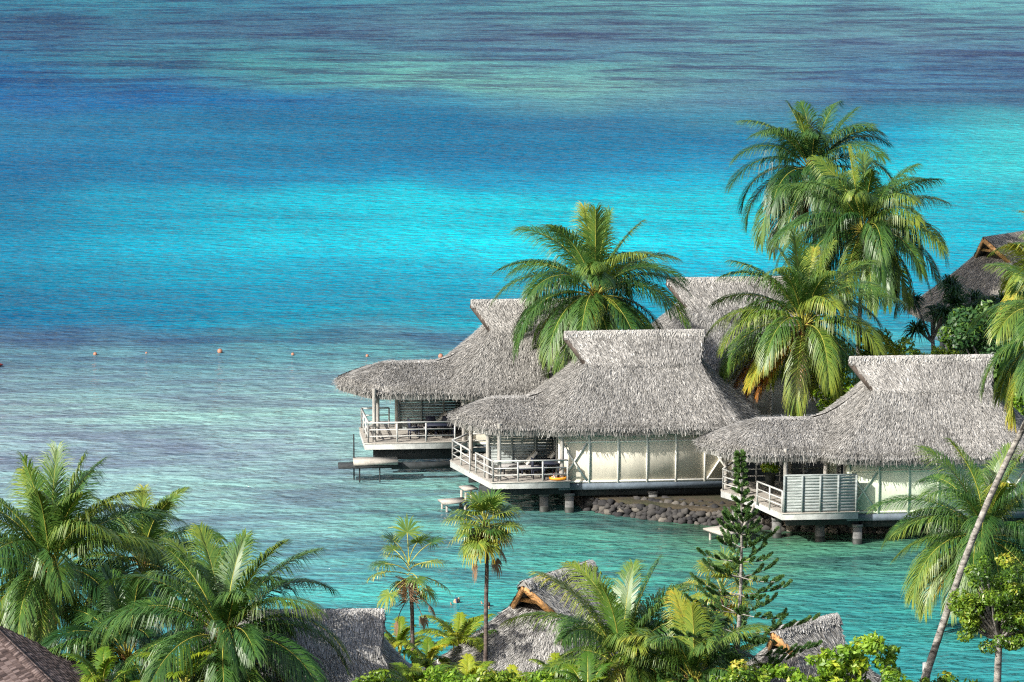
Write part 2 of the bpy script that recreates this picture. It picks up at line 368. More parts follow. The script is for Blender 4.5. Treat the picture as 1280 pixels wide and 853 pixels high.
# ------------------------------------------------------------------ land
LAND = [(4.0, 195.2), (5.8, 194.2), (8, 193.0), (10.2, 192.3), (12.6, 191.4), (16.2, 191.0), (22, 191.0), (32, 190.2), (60, 187), (120, 184), (120, 244), (60, 241),
        (40, 237), (27, 230), (22.5, 224), (13, 220), (6, 216), (3.8, 209), (3.4, 203), (3.4, 198)]
def land():
    ys = np.concatenate([np.linspace(-400, 140, 28), np.linspace(144, 166, 23)]); xs = np.concatenate([[-900, -300, -120], np.linspace(-60, 60, 61), [120, 300, 900]])
    XX, YY = np.meshgrid(xs, ys)
    shore = 161.0 + 1.2 * np.sin(XX * .35) - np.clip((XX - 12) * .35, 0, 5) - np.clip((np.abs(XX) - 60) * .02, 0, 4)
    d = shore - YY
    Z = np.where(d < 0, np.maximum(-3, d * .5), np.minimum(d * .35, 1.2)) + np.clip(150 - YY, 0, 400) ** 1.25 * .068
    Z += (d > 1) * .12 * np.sin(XX * 1.3) * np.cos(YY * 1.1)
    Z = np.where(YY < 40, np.minimum(Z, 26 + (40 - YY) * .03), Z)
    ny, nx = XX.shape; mb = MB()
    mb.add(np.stack([XX, YY, Z], -1).reshape(-1, 3), [(j * nx + i, j * nx + i + 1, (j + 1) * nx + i + 1, (j + 1) * nx + i) for j in range(ny - 1) for i in range(nx - 1)])
    tag(mb.build('ground', 'ground', smooth=True), kind='structure')
    mb = MB(); mb.poly(LAND, -1.5, .66); tag(mb.build('shore_terrain', 'ground'), kind='structure')
    # the sheet of sea bed far below everything, reaching the horizon
    mb = MB(); mb.add([(-5000, -3500, -4), (5000, -3500, -4), (5000, 6000, -4), (-5000, 6000, -4)], [(0, 1, 2, 3)])
    tag(mb.build('lagoon_floor_ground', 'ground'), kind='structure')
land()
def seawall():
    mb = MB()
    def run(path, rows, rmin, rmax, step, bright=0, zb=.02):
        P = np.array(path, float); seg = np.linalg.norm(np.diff(P, axis=0), axis=1); L = np.concatenate([[0], np.cumsum(seg)])
        for k in range(rows):
            s = rng.uniform(0, step)
            while s < L[-1]:
                i = min(np.searchsorted(L, s, side='right') - 1, len(seg) - 1); t = (s - L[i]) / seg[i]
                c = P[i] * (1 - t) + P[i + 1] * t; d = unit(P[i + 1] - P[i]); nrm = np.array((d[1], -d[0]))
                r = rng.uniform(rmin, rmax); off = .42 - k * .10 + rng.uniform(-.06, .06)
                mb.ball((c[0] + nrm[0] * off, c[1] + nrm[1] * off, zb + k * .155 + rng.uniform(-.04, .04)), (r * rng.uniform(.9, 1.35), r * rng.uniform(.8, 1.1), r * rng.uniform(.7, .95)), 8, 5,
                        min(1, max(0, rng.beta(1.6, 2.2) + bright)), jit=.34)
                s += r * 1.65
    run([(3.3, 199), (4.0, 195.2), (5.8, 194.2), (8, 193.0), (10.2, 192.3), (12.6, 191.4)], 4, .10, .23, .3, -.12)
    run([(4.6, 196.1), (6.2, 195.1), (8.3, 193.9), (10.5, 193.1), (12.6, 192.3)], 2, .14, .24, .3, -.15, .42)
    run([(5.2, 197.0), (6.8, 195.9), (9, 194.7), (12.6, 193.3)], 1, .12, .22, .3, -.15, .52)
    run([(12.6, 191.4), (16.2, 191.0), (22, 191.0), (32, 190.2)], 4, .17, .28, .3, .25)
    tag(mb.build('stone_seawall', 'rock'), 'low wall of dark and pale boulders along the water under the bungalows', 'seawall')
seawall()

# ------------------------------------------------------------------ thatched roofs
def bilerp_loft(rings, nper):            # rings: list of (N,3)
    return np.array(rings)
def blades(mb, P0, D, Nn, L, wd, lift, rnd, mat=0):
    N = len(P0); side = unit(np.cross(D, Nn)); side = unit(side + rng.normal(0, .12, (N, 3)))
    L = L[:, None]; wv = side * wd[:, None] / 2
    a = P0 + Nn * .015; b = P0 + D * L * .55 + Nn * (lift[:, None] * .55); c = P0 + D * L + Nn * (lift[:, None])
    mb.quads(np.stack([a - wv, a + wv, c + wv * .55, c - wv * .55], 1), rnd, mat)
def scatter_loft(mb, A, dens, zmin=None, ww=.027, LL=.26, lift=.035, bias=0.):
    """A (K,N,3): rings top to bottom, closed; blades scattered by area pointing downslope"""
    K, N, _ = A.shape; B = np.roll(A, -1, axis=1)
    p00, p01, p10, p11 = A[:-1], B[:-1], A[1:], B[1:]
    area = .5 * np.linalg.norm(np.cross(p10 - p00, p01 - p00), axis=-1) + .5 * np.linalg.norm(np.cross(p10 - p11, p01 - p11), axis=-1)
    n = int(area.sum() * dens); idx = rng.choice(area.size, n, p=(area / area.sum()).ravel())
    u = rng.random(n)[:, None]; v = rng.random(n)[:, None]
    q = [x.reshape(-1, 3)[idx] for x in (p00, p01, p10, p11)]
    P = (q[0] * (1 - u) + q[1] * u) * (1 - v) + (q[2] * (1 - u) + q[3] * u) * v
    D = unit((q[2] * (1 - u) + q[3] * u) - (q[0] * (1 - u) + q[1] * u)); E = unit(q[1] + q[3] - q[0] - q[2] + 1e-9)
    Nn = unit(np.cross(D, E)); Nn = np.where(Nn[:, 2:3] < 0, -Nn, Nn)
    D = unit(D + rng.normal(0, .16, (n, 3)))
    blades(mb, P, D, Nn, rng.uniform(.5, 1.25, n) * LL, rng.uniform(.5, 1.5, n) * ww, rng.uniform(0, 1, n) ** 2 * lift + .02, np.clip(rng.normal(.5 + bias, .24, n), 0, 1))
def fringe(mb, ring, per_m, L, droop=1.):
    B = np.roll(ring, -1, axis=0); seg = np.linalg.norm(B - ring, axis=1); n = int(seg.sum() * per_m)
    idx = rng.choice(len(seg), n, p=seg / seg.sum()); u = rng.random(n)[:, None]
    P = ring[idx] * (1 - u) + B[idx] * u; c = ring.mean(0)
    out = P - c; out[:, 2] = 0; E = unit(B[idx] - ring[idx]); nrm = np.stack([E[:, 1], -E[:, 0], 0 * E[:, 0]], 1)
    nrm = np.where((nrm * out).sum(1, keepdims=True) < 0, -nrm, nrm)
    back = rng.uniform(0, .38, n)[:, None]
    P0 = P - nrm * back + np.array((0, 0, .12)) + np.array((0, 0, .5)) * back
    D = unit(nrm * rng.uniform(.05, .5, n)[:, None] + np.array((0, 0, -1)) + E * rng.normal(0, .16, n)[:, None])
    ln = L * rng.uniform(.55, 1.2, n) + .15 * rng.random(n) ** 4
    blades(mb, P0, D, nrm, ln, rng.uniform(.02, .045, n), rng.uniform(.0, .04, n), np.clip(rng.normal(.27, .22, n), 0, 1))
def densify(poly, step):
    poly = np.asarray(poly, float); out = []
    for i in range(len(poly)):
        a, b = poly[i], poly[(i + 1) % len(poly)]; k = step
        for t in range(k): out.append(a + (b - a) * t / k)
    return np.array(out)
def smooth_ring(r, it):
    for _ in range(it): r = .5 * r + .25 * (np.roll(r, 1, 0) + np.roll(r, -1, 0))
    return r
def loft_body(mb, A, rnd=.35, mat=0):
    K, N, _ = A.shape; V = A.reshape(-1, 3)
    F = [(i * N + j, i * N + (j + 1) % N, (i + 1) * N + (j + 1) % N, (i + 1) * N + j) for i in range(K - 1) for j in range(N)]
    mb.add(V, F, rnd, mat)
def close_under(mb, ring, z, rnd=.15):
    c = ring.mean(0); c[2] = z; N = len(ring)
    mb.add(np.vstack([ring, c]), [(j, N, (j + 1) % N) for j in range(N)], rnd)
def hip_roof(mb, top, eave, zt, ze, f, dens, K=9, sm=2, thick=.36, fr=120, L=.50, bias=0., wavy=.05):
    """top/eave: polygons with equal vertex count. Loft with profile f(s)."""
    a = densify(top, 8); b = smooth_ring(densify(eave, 8), sm)
    if callable(zt): zt = zt(a[:, 0])
    rings = []
    ph = rng.uniform(0, 6, 4)
    for k in range(K + 1):
        s = k / K; p = a * (1 - s) + b * s; z = zt - (zt - ze) * f(s) + wavy * s * np.sin(p[:, 0] * 1.7 + ph[0]) * np.cos(p[:, 1] * 1.3 + ph[1])
        if np.ndim(zt): z = np.asarray(zt) * (1 - f(s)) + ze * f(s)
        rings.append(np.column_stack([p, z if np.ndim(z) else np.full(len(p), z)]))
    A = np.array(rings)
    scatter_loft(mb, A, dens, bias=bias)
    lip = A[-1].copy(); lip[:, 2] -= thick; cc = lip[:, :2].mean(0); lip[:, :2] = cc + (lip[:, :2] - cc) * .985
    loft_body(mb, np.concatenate([A, lip[None]]), rnd=rng.uniform(.2, .6, (K + 1) * A.shape[1]))
    close_under(mb, lip, ze + .5)
    fringe(mb, A[-1], fr, L); return A
def gable_slabs(mb, nl, nr, bn, zn, rl, rr, zr, dens, th=.2, bias=0.):
    for s in (-1, 1):
        T0, T1 = np.array((rl, 0, zr)), np.array((rr, 0, zr)); B0, B1 = np.array((nl, s * bn, zn)), np.array((nr, s * bn, zn))
        nrm = unit(np.cross(T1 - T0, B0 - T0)); nrm = nrm if nrm[2] > 0 else -nrm
        K = 5; rows = [np.array([T0 * (1 - t) + B0 * t, T1 * (1 - t) + B1 * t]) for t in np.linspace(0, 1, K)]
        for k in range(K - 1): mb.quads([[rows[k][0], rows[k][1], rows[k + 1][1], rows[k + 1][0]]], .4)
        q = [T0, T1, B1, B0]; lo = [p - nrm * th for p in q]
        mb.quads([lo] + [[q[i], q[(i + 1) % 4], lo[(i + 1) % 4], lo[i]] for i in range(4)], .25)
        ar = np.linalg.norm(np.cross(T1 - T0, B0 - T0)); n = int(ar * dens); u = rng.random((n, 1)); v = rng.random((n, 1)) * 1.02
        P = (T0 * (1 - u) + T1 * u) * (1 - v) + (B0 * (1 - u) + B1 * u) * v; D = unit((B0 - T0) * (1 - u) + (B1 - T1) * u + rng.normal(0, .1, (n, 3)))
        blades(mb, P, D, np.tile(nrm, (n, 1)), rng.uniform(.16, .4, n), rng.uniform(.02, .055, n), rng.uniform(0, 1, n) ** 2 * .055 + .02, np.clip(rng.normal(.5 + bias, .24, n), 0, 1))
        for (T_, B_, sg) in ((T0, B0, -1), (T1, B1, 1)):   # shaggy rake edges
            n = 90; t = rng.random((n, 1)); P = T_ * (1 - t) + B_ * t; D = unit(B_ - T_ + np.array((sg * .3, 0, -.1)) + rng.normal(0, .3, (n, 3)))
            blades(mb, P, D, np.tile(nrm, (n, 1)), rng.uniform(.12, .3, n), rng.uniform(.03, .07, n), rng.uniform(-.12, .05, n), np.clip(rng.normal(.42, .2, n), 0, 1))
def ridge_cap(rl, rr, zr, parent, mat, hw=.26):
    mb = MB(); n = 16; xs = np.linspace(rl - .03, rr + .03, n)
    for s in (-1, 1):
        A = np.array([[(x, s * t * hw, zr + .09 - t * t * .30 + .012 * math.sin(x * 3)) for x in xs] for t in (0, .5, 1)])
        for k in range(2):
            for i in range(n - 1): mb.quads([[A[k, i], A[k, i + 1], A[k + 1, i + 1], A[k + 1, i]]], rng.uniform(.6, .95))
        B = A - np.array((0, 0, .1)); mb.quads([[A[2, i], A[2, i + 1], B[2, i + 1], B[2, i]] for i in range(n - 1)], .4)
    for x in (rl - .03, rr + .03):
        mb.add([(x, -hw, zr - .21), (x, 0, zr + .09), (x, hw, zr - .21), (x, 0, zr - .1)], [(0, 1, 2, 3)], .4)
    m = 1500; x = rng.uniform(rl, rr, m); s = rng.choice([-1, 1], m); t = rng.random(m)
    P = np.stack([x, s * t * hw, zr + .10 - t * t * .3], 1)
    blades(mb, P, unit(np.stack([rng.normal(0, .5, m), s * 1., -.5 - .6 * t], 1)), np.tile((0, 0, 1.), (m, 1)), rng.uniform(.08, .2, m), rng.uniform(.03, .06, m), rng.uniform(0, .03, m), np.clip(rng.normal(.72, .16, m), 0, 1))
    return mb.build('ridge_cap', mat, parent)
def gable_end(x, sg, bn, zn, zr, rx, parent, wood='gable_wood', th=.2):
    """recessed panel, sloping barge boards and collar beam of one gable end; sg = -1 for the left end"""
    mb = MB(); xi = x - sg * .25
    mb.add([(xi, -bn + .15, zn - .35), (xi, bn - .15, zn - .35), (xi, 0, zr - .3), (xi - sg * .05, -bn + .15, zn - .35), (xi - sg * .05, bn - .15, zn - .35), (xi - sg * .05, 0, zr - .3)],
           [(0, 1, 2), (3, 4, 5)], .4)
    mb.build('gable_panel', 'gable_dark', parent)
    for s in (-1, 1):
        mb = MB(); mb.bar((x + sg * .02, s * (bn - .02), zn - .16), (rx + sg * .02, s * .02, zr - .2), .07, .24); mb.build('barge_board', wood, parent)
    mb = MB(); t = .45; mb.bar((x * .5 + rx * .5 - sg * .06, -bn * t, zn * .48 + zr * .52 - .22), (x * .5 + rx * .5 - sg * .06, bn * t, zn * .48 + zr * .52 - .22), .06, .16); mb.build('collar_beam', wood, parent)

# ------------------------------------------------------------------ the bungalows
def main_roof(root, a=5.9, b=4.3, zr=8.16, zn=6.96, ze=4.30, rl=-3.4, rr=3.4, nl=-2.45, nr=3.05, bn=1.3, porch=None, dens=600, mat='thatch', wood='gable_dark', capped=True, left_open=True, bias=0.):
    mb = MB()
    top = [(nl, -bn), (nr, -bn), (nr, -bn * .35), (nr, bn * .35), (nr, bn), (nl, bn), (nl, bn * .35), (nl, -bn * .35)]
    eave = [(-a + 1.35, -b), (a - 1.2, -b), (a, -b * .30), (a, b * .30), (a - 1.2, b), (-a + 1.35, b), (-a, b * .30), (-a, -b * .30)]
    hip_roof(mb, top, eave, zn, ze, lambda s: 1.14 * s - .14 * s * s, dens, bias=bias)
    gable_slabs(mb, nl, nr, bn + .03, zn - .02, rl, rr, zr, dens * 1.1, bias=bias)
    if porch:
        px0, yf, yb, pz, prx = porch      # tip x, front y, back y, ridge z, ridge left x
        ym = (yf + yb) / 2; xr = -3.0
        xr = -2.7; rise = lambda x: pz + (zn - .12 - pz) * np.clip((x + 5.3) / 2.6, 0, 1) ** 1.7
        top = [(prx, ym - .1), (xr, ym - .1), (xr, ym + .1), (prx, ym + .1), (prx, ym + .03), (prx, ym - .03)]
        eave = [(px0 + 1.7, yf), (xr, yf), (xr, yb), (px0 + 1.7, yb), (px0, ym + .55), (px0, ym - .55)]
        hip_roof(mb, top, eave, rise, ze - .03, lambda s: .75 * s + .25 * s * s, dens, K=7, bias=bias, sm=3)
        if True:
            # rolled thatch along the porch ridge
            n = 900; x = rng.uniform(prx - .2, -5.2, n); P = np.stack([x, ym + rng.normal(0, .08, n), np.full(n, pz + .02)], 1)
            blades(mb, P, unit(np.stack([rng.normal(0, .4, n), rng.choice([-1, 1], n) * 1., np.full(n, -.35)], 1)), np.tile((0, 0, 1.), (n, 1)), rng.uniform(.15, .35, n), rng.uniform(.03, .07, n), rng.uniform(.02, .07, n), np.clip(rng.normal(.68, .18, n), 0, 1))
    r = mb.build('thatched_roof', mat, root)
    if capped: ridge_cap(rl, rr, zr, r, mat)
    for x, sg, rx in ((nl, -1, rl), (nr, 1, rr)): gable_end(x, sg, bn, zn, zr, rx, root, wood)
    return r
WX0, WX1, WY = -3.95, 4.5, -3.4
def body(root, wallmat='wall', zb=1.46, zt=4.45, door=True):
    mb = MB(); W = WX1 - WX0; cx = (WX0 + WX1) / 2
    mb.box((cx, WY + .06, (zb + zt) / 2), (W, .12, zt - zb)); mb.box((cx, -WY - .06, (zb + zt) / 2), (W, .12, zt - zb))
    for x in (WX0 + .06, WX1 - .06): mb.box((x, 0, (zb + zt) / 2), (.12, -2 * WY - .24, zt - zb))
    wl = mb.build('wall', wallmat, root)
    mb = MB()
    n = 6; st = W / n
    for sy in (-1, 1):
        y = sy * (-WY + .025) ; y = sy * (abs(WY) + .02)
        for i in range(n + 1): mb.box((WX0 + .04 + (W - .08) * i / n, y, (zb + zt) / 2), (.11, .08, zt - zb))
        for z in (zb + .09, zb + 2.02): mb.box((cx, y + sy * .004, z), (W, .05, .08))
        for i in (0, n - 1):
            x0, x1 = WX0 + st * i + .1, WX0 + st * (i + 1) - .1
            mb.bar((x0, y + sy * .012, zb + .14), (x1, y + sy * .012, zb + 1.98), .06, .09); mb.bar((x0, y + sy * .024, zb + 1.98), (x1, y + sy * .024, zb + .14), .06, .09)
    for x, sg in ((WX0, -1), (WX1, 1)):
        for i in range(5): mb.box((x + sg * .02, WY + .05 + (-2 * WY - .1) * i / 4, (zb + zt) / 2), (.06, .085, zt - zb))
    mb.build('wall_frame', 'batten' if wallmat == 'wall' else wallmat, wl)
    # glazed door to the porch
    d = thing_part('door', root); mb = MB(); mb.box((WX0 - .05, -1.6, zb + 1.2), (.04, 1.9, 2.1)); mb.build('pane', 'glass_dark', d)
    mb = MB()
    for yy in (-2.6, -1.6, -.6): mb.box((WX0 - .06, yy, zb + 1.2), (.08, .08, 2.2))
    for z in (zb + .12, zb + 2.3): mb.box((WX0 - .062, -1.6, z), (.076, 2.06, .08))
    mb.build('door_frame', 'rail', d)
    mb = MB(); mb.box((cx + .02, WY + .03, zb - .16), (W + .1, .22, .30)); mb.box((cx + .02, -WY - .03, zb - .16), (W + .1, .22, .30))
    for x in (WX0 + .06, WX1 - .02): mb.box((x, 0, zb - .162), (.2, -2 * WY - .2, .296))
    mb.build('floor_beam', 'beam', root)
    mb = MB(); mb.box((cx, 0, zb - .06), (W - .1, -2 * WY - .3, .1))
    for yy in (-2.9, -1.4, 0, 1.4, 2.9): mb.box((cx, yy, zb - .50), (W - .2, .25, .42))  # joists made extra deep to keep light out below the floor
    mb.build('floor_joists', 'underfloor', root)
    return wl
def thing_part(name, parent):
    o = bpy.data.objects.new(name, None); COL.objects.link(o); o.parent = parent; o.empty_display_size = .2; return o
def pile(root, x, y, z1=1.0, w_=.40):
    mb = MB(); mb.box((x, y, (z1 - 3) / 2), (w_, w_, z1 + 3)); mb.box((x, y, z1 - .06), (w_ + .08, w_ + .08, .12)); pl = mb.build('pile', 'concrete', root)
    mb = MB(); mb.box((x, y, -.1), (w_ + .012, w_ + .012, .72)); mb.build('tide_band', 'pot', pl)
def deck_part(root, pts, z=1.70, th=.33):
    mb = MB(); mb.poly(pts, z - th, z - .03); d = mb.build('deck', 'deck_paint', root)
    P = np.array(pts); c = P.mean(0); mb = MB(); Q = c + (P - c) * 1.012
    y0, y1 = Q[:, 1].min(), Q[:, 1].max(); bw = .16; y = y0
    def xr(yv):
        xs = []
        for i in range(len(Q)):
            a, b = Q[i], Q[(i + 1) % len(Q)]
            if (a[1] - yv) * (b[1] - yv) <= 0 and a[1] != b[1]: xs.append(a[0] + (b[0] - a[0]) * (yv - a[1]) / (b[1] - a[1]))
        return (min(xs), max(xs)) if len(xs) > 1 else None
    while y + bw < y1:
        a = xr(y + .01); b = xr(y + bw - .015)
        if a and b: mb.poly([(a[0], y), (a[1], y), (b[1], y + bw - .012), (b[0], y + bw - .012)], z - .028, z + .012 + rng.uniform(-.003, .003), rng.random())
        y += bw
    mb.build('deck_boards', 'deck_board', d); return d
def railing(root, path, z, n_post=None, h=1.02, post=.075):
    """posts and three rails along a polyline: one part of the bungalow per run"""
    mb = MB(); P = [np.array(p, float) for p in path]
    for a, b in zip(P[:-1], P[1:]):
        L = np.linalg.norm(b - a); k = max(1, round(L / 1.25))
        for i in range(k + 1):
            q = a + (b - a) * i / k; mb.box((q[0], q[1], z + h / 2 - .05), (post, post, h + .1))
        for zz, ww, hh in ((z + h, .10, .06), (z + .66, .045, .05), (z + .33, .045, .05)):
            mb.bar((a[0], a[1], zz), (b[0], b[1], zz), ww, hh)
    return mb.build('railing', 'rail', root)
def slat_screen(root, a, b, z0, z1, mat='screen', posts=5):
    a = np.array(a, float); b = np.array(b, float); mb = MB(); n = int((z1 - z0) / .135)
    for i in range(n):
        z = z0 + (z1 - z0) * (i + .5) / n
        mb.bar((*a, z), (*b, z), .03, .126, rng.random())
    s = mb.build('slat_screen', mat, root); mb = MB(); d = unit(b - a); nn = np.array((d[1], -d[0]))
    for i in range(posts):
        q = a + (b - a) * i / (posts - 1) + nn * .04; mb.box((q[0] - nn[0] * .04, q[1] - nn[1] * .04, (z0 + z1) / 2), (.085, .15, z1 - z0 + .04), rz=math.atan2(d[1], d[0]))
    mb.bar((*(a + nn * .03), z1 + .04), (*(b + nn * .03), z1 + .04), .13, .06); mb.build('screen_frame', mat, s)
    return s
def porch_post(root, x, y, z0=1.7, z1=4.5, r=.1):
    mb = MB(); mb.tube([(x, y, z0), (x, y, z1)], r, 10); mb.build('porch_post', 'post_wood', root)
def water_steps(root, x, y, zt, rz=R(200), n=4, mat='deck_paint'):
    mb = MB(); d = np.array((math.cos(rz), math.sin(rz))); s = np.array((-d[1], d[0]))
    for i in range(n):
        c = np.array((x, y)) + d * (.14 + i * .24); z = zt - (i + 1) * (zt - .45) / n; mb.box((c[0], c[1], z), (.24, .8, .05), rz=rz)
    for k in (-1, 1):
        a = np.array((x, y)) + s * k * .42; b = a + d * (.24 * n + .1); mb.bar((*a, zt - .12), (*b, .4), .05, .16)
    mb.build('steps', 'deck_board', root)
def landing(root, x, y, z, lx, ly, rz, mat='deck_paint'):
    mb = MB(); mb.box((x, y, z), (lx, ly, .09), rz=rz)
    cz, sz = math.cos(rz), math.sin(rz)
    for i in (-1, 1):
        for j in (-1, 1):
            px, py = i * lx * .36, j * ly * .36; mb.box((x + px * cz - py * sz, y + px * sz + py * cz, (z - 2.6) / 2), (.10, .10, z + 2.3))
    mb.build('landing', 'deck_board', root)

YAW = R(4.5)
G_B = 'thatched bungalows standing on piles over the lagoon'
# --- centre bungalow
bx, by = at_dist(793, 415, 198.3)[:2]
b2 = thing('overwater_bungalow', 'central thatched bungalow with cream wall and an orange dish on its porch, mid water', 'bungalow', (bx, by, 0), YAW, G_B)
main_roof(b2, porch=(-8.95, -3.85, 2.9, 5.12, -6.7))
body(b2)
deck_part(b2, [(-3.5, -4.0), (-7.25, -4.0), (-8.9, 1.1), (-8.0, 2.6), (-3.4, 2.6)])
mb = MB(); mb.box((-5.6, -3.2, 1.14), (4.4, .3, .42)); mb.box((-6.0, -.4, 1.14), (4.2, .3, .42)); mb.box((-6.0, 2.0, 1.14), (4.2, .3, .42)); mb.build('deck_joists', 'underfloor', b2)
railing(b2, [(-3.6, -3.92), (-7.17, -3.92), (-7.85, -1.95)], 1.7); railing(b2, [(-8.1, -1.35), (-8.78, 1.05), (-7.9, 2.5), (-7.0, 2.5)], 1.7)
slat_screen(b2, (-7.2, -1.3), (-3.75, -1.3), 1.72, 3.6, posts=4)
for x, y in ((-6.85, -3.7), (-7.35, -3.1), (-4.9, -1.2), (-3.85, -3.75), (-7.9, .8)): porch_post(b2, x, y)
for x, y in ((-3.45, -3.15), (-4.65, -2.9), (-7.0, -3.0), (-3.45, 2.6), (.6, -3.0), (4.4, -3.0), (4.4, 2.6), (.6, 2.6), (-7.2, 1.6), (-4.65, 1.6)): pile(b2, x, y, .95 if x > -4 else .9)
landing(b2, -8.95, -2.2, .42, 1.3, .9, R(17)); landing(b2, -8.2, -1.75, .95, .7, .8, R(17))
# --- right bungalow
bx, by = at_dist(1152, 448, 191.8)[:2]
b3 = thing('overwater_bungalow', 'nearest bungalow at the right, greenish wall and grey slatted screen closing its porch', 'bungalow', (bx, by, 0), YAW, G_B)
main_roof(b3, porch=(-10.55, -3.05, 3.0, 5.35, -7.6), bias=.04)
body(b3, 'wall_green')
deck_part(b3, [(-3.55, -4.0), (-7.1, -4.0), (-8.05, -1.2), (-9.3, 1.0), (-8.6, 2.6), (-3.4, 2.9)])
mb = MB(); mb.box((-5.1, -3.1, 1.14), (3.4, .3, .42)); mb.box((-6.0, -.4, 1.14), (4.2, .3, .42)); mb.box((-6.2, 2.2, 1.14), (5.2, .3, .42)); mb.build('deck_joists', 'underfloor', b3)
slat_screen(b3, (-3.65, -3.95), (-7.0, -3.95), 1.74, 3.42, posts=5)
railing(b3, [(-7.08, -3.9), (-7.95, -1.75)], 1.7); railing(b3, [(-8.5, -.3), (-9.2, 1.0), (-8.55, 2.5), (-4, 2.5)], 1.7)
for x, y in ((-4.9, -2.7), (-8.5, -.2), (-5.9, 1.9), (-9.0, 1.6), (-6.8, -2.9)): porch_post(b3, x, y)
for x, y in ((-3.45, -3.15), (-5.1, -2.5), (.6, -3.0), (4.4, -3.0), (4.4, 2.6), (.6, 2.6), (-8.6, .6), (-7.0, -1.6)): pile(b3, x, y, .95)
landing(b3, -9.3, -2.0, .5, 1.9, 1.5, R(30)); water_steps(b3, -8.2, -.9, 1.62, R(215), 3)
# --- far left bungalow
bx, by = at_dist(673, 378, 207.0)[:2]
b1 = thing('overwater_bungalow', 'farthest-out bungalow whose porch with dark table reaches into open lagoon, left of the palm', 'bungalow', (bx, by, 0), YAW, G_B)
main_roof(b1, porch=(-10.25, -3.8, 2.9, 5.2, -7.6), bias=-.02)
body(b1)
deck_part(b1, [(-3.5, -4.0), (-9.0, -4.0), (-9.1, -.2), (-8.4, .6), (-3.4, .6)], z=1.78)
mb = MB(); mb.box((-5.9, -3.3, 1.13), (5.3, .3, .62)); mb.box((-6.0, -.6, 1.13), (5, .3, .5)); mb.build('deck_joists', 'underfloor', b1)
railing(b1, [(-4.5, -3.92), (-8.82, -3.92), (-9.0, -.3), (-7.6, -.3)], 1.78)
slat_screen(b1, (-7.1, -.9), (-3.75, -.9), 1.8, 3.75, posts=4)
for x, y in ((-8.5, -3.7), (-8.3, -3.0), (-7.25, -1.0), (-4.05, -3.7)): porch_post(b1, x, y, 1.78)
for x, y in ((-3.45, -3.15), (.6, -3.0), (4.4, -3.0), (4.4, 2.6), (.6, 2.6), (-3.45, 2.6)): pile(b1, x, y, .95)
mb = MB(); mb.box((-8.5, -4.6, 1.0), (2.2, 1.0, .20)); mb.box((-8.9, -4.6, .80), (2.9, .9, .14), mat=1); mb.box((-6.0, -4.5, .72), (3.4, .22, .3), mat=1)
for x in (-9.3, -8.3): mb.tube([(x, -4.9, -1.5), (x, -4.9, .8)], .04, 6, mat=1)
mb.tube([(-9.55, -4.2, -1), (-9.55, -4.2, 2.3)], .04, 6, mat=1)
mb.build('swim_platform', ['deck_board', 'underfloor'], b1)
# --- bungalow behind the palms
bx, by = at_dist(915, 348, 213.5)[:2]
b4 = thing('overwater_bungalow', 'thatched bungalow on the shore behind, mostly hidden, ridge right of the central palm', 'bungalow', (bx, by, 0), YAW, G_B)
main_roof(b4, porch=None, dens=340, bias=-.05); body(b4)
for x, y in ((-3.45, -3.15), (.6, -3.0), (4.4, -3.0), (4.4, 2.6), (.6, 2.6), (-3.45, 2.6)): pile(b4, x, y, .95)
# --- far right bungalow, turned with its gable to the water
bx, by = at_dist(1222, 303, 232)[:2]
b5 = thing('overwater_bungalow', 'weathered bungalow in the far right corner with its wooden gable facing left, under overgrowth', 'bungalow', (bx + 3.0, by + 1.5, 0), R(40), G_B)
main_roof(b5, a=6.5, b=4.8, zr=7.5, zn=6.2, ze=3.1, rl=-3.6, rr=3.4, nl=-2.8, nr=2.9, bn=1.4, mat='thatch_old', wood='gable_wood', dens=300, bias=.02, capped=False); body(b5, zt=3.6)
for x, y in ((-3.45, -3.15), (.6, -3.0), (4.4, -3.0), (4.4, 2.6), (.6, 2.6), (-3.45, 2.6)): pile(b5, x, y, .95)

# --- garden bungalows in the foreground
def garden_bungalow(apex_uv, dist, yaw, label, zr_off, a=4.4, b=3.3, rl=-2.1, rr=2.1, nl=-1.55, nr=1.6, bn=1.12, hn=1.15, hr=3.5, mat='thatch', wood='gable_wood', dens=600, bias=0.):
    p = at_dist(apex_uv[0], apex_uv[1], dist); c, s = math.cos(yaw), math.sin(yaw)
    root = thing('garden_bungalow', label, 'bungalow', (p[0] - rl * c, p[1] - rl * s, 0), yaw, 'thatched garden bungalows among the trees')
    zr = p[2]; zn = zr - hn; ze = zr - hr
    mb = MB()
    top = [(nl, -bn), (nr, -bn), (nr, -bn * .35), (nr, bn * .35), (nr, bn), (nl, bn), (nl, bn * .35), (nl, -bn * .35)]
    eave = [(-a + .7, -b), (a - .7, -b), (a, -b * .45), (a, b * .45), (a - .7, b), (-a + .7, b), (-a, b * .45), (-a, -b * .45)]
    hip_roof(mb, top, eave, zn, ze, lambda s_: 1.2 * s_ - .2 * s_ * s_, dens, bias=bias, L=.42)
    gable_slabs(mb, nl, nr, bn + .03, zn - .02, rl, rr, zr, dens * 1.1, bias=bias)
    r = mb.build('thatched_roof', mat, root); ridge_cap(rl, rr, zr, r, mat, .3)
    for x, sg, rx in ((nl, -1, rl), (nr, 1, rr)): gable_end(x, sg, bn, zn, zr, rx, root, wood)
    mb = MB()
    for sy in (-1, 1): mb.box((0, sy * (b - .9), (ze + .3) / 2 + .4), (2 * a - 1.8, .12, ze - .2))
    for sx in (-1, 1): mb.box((sx * (a - .96), 0, (ze + .3) / 2 + .4), (.12, 2 * b - 1.92, ze - .2))
    mb.build('wall', 'wall', root); return root
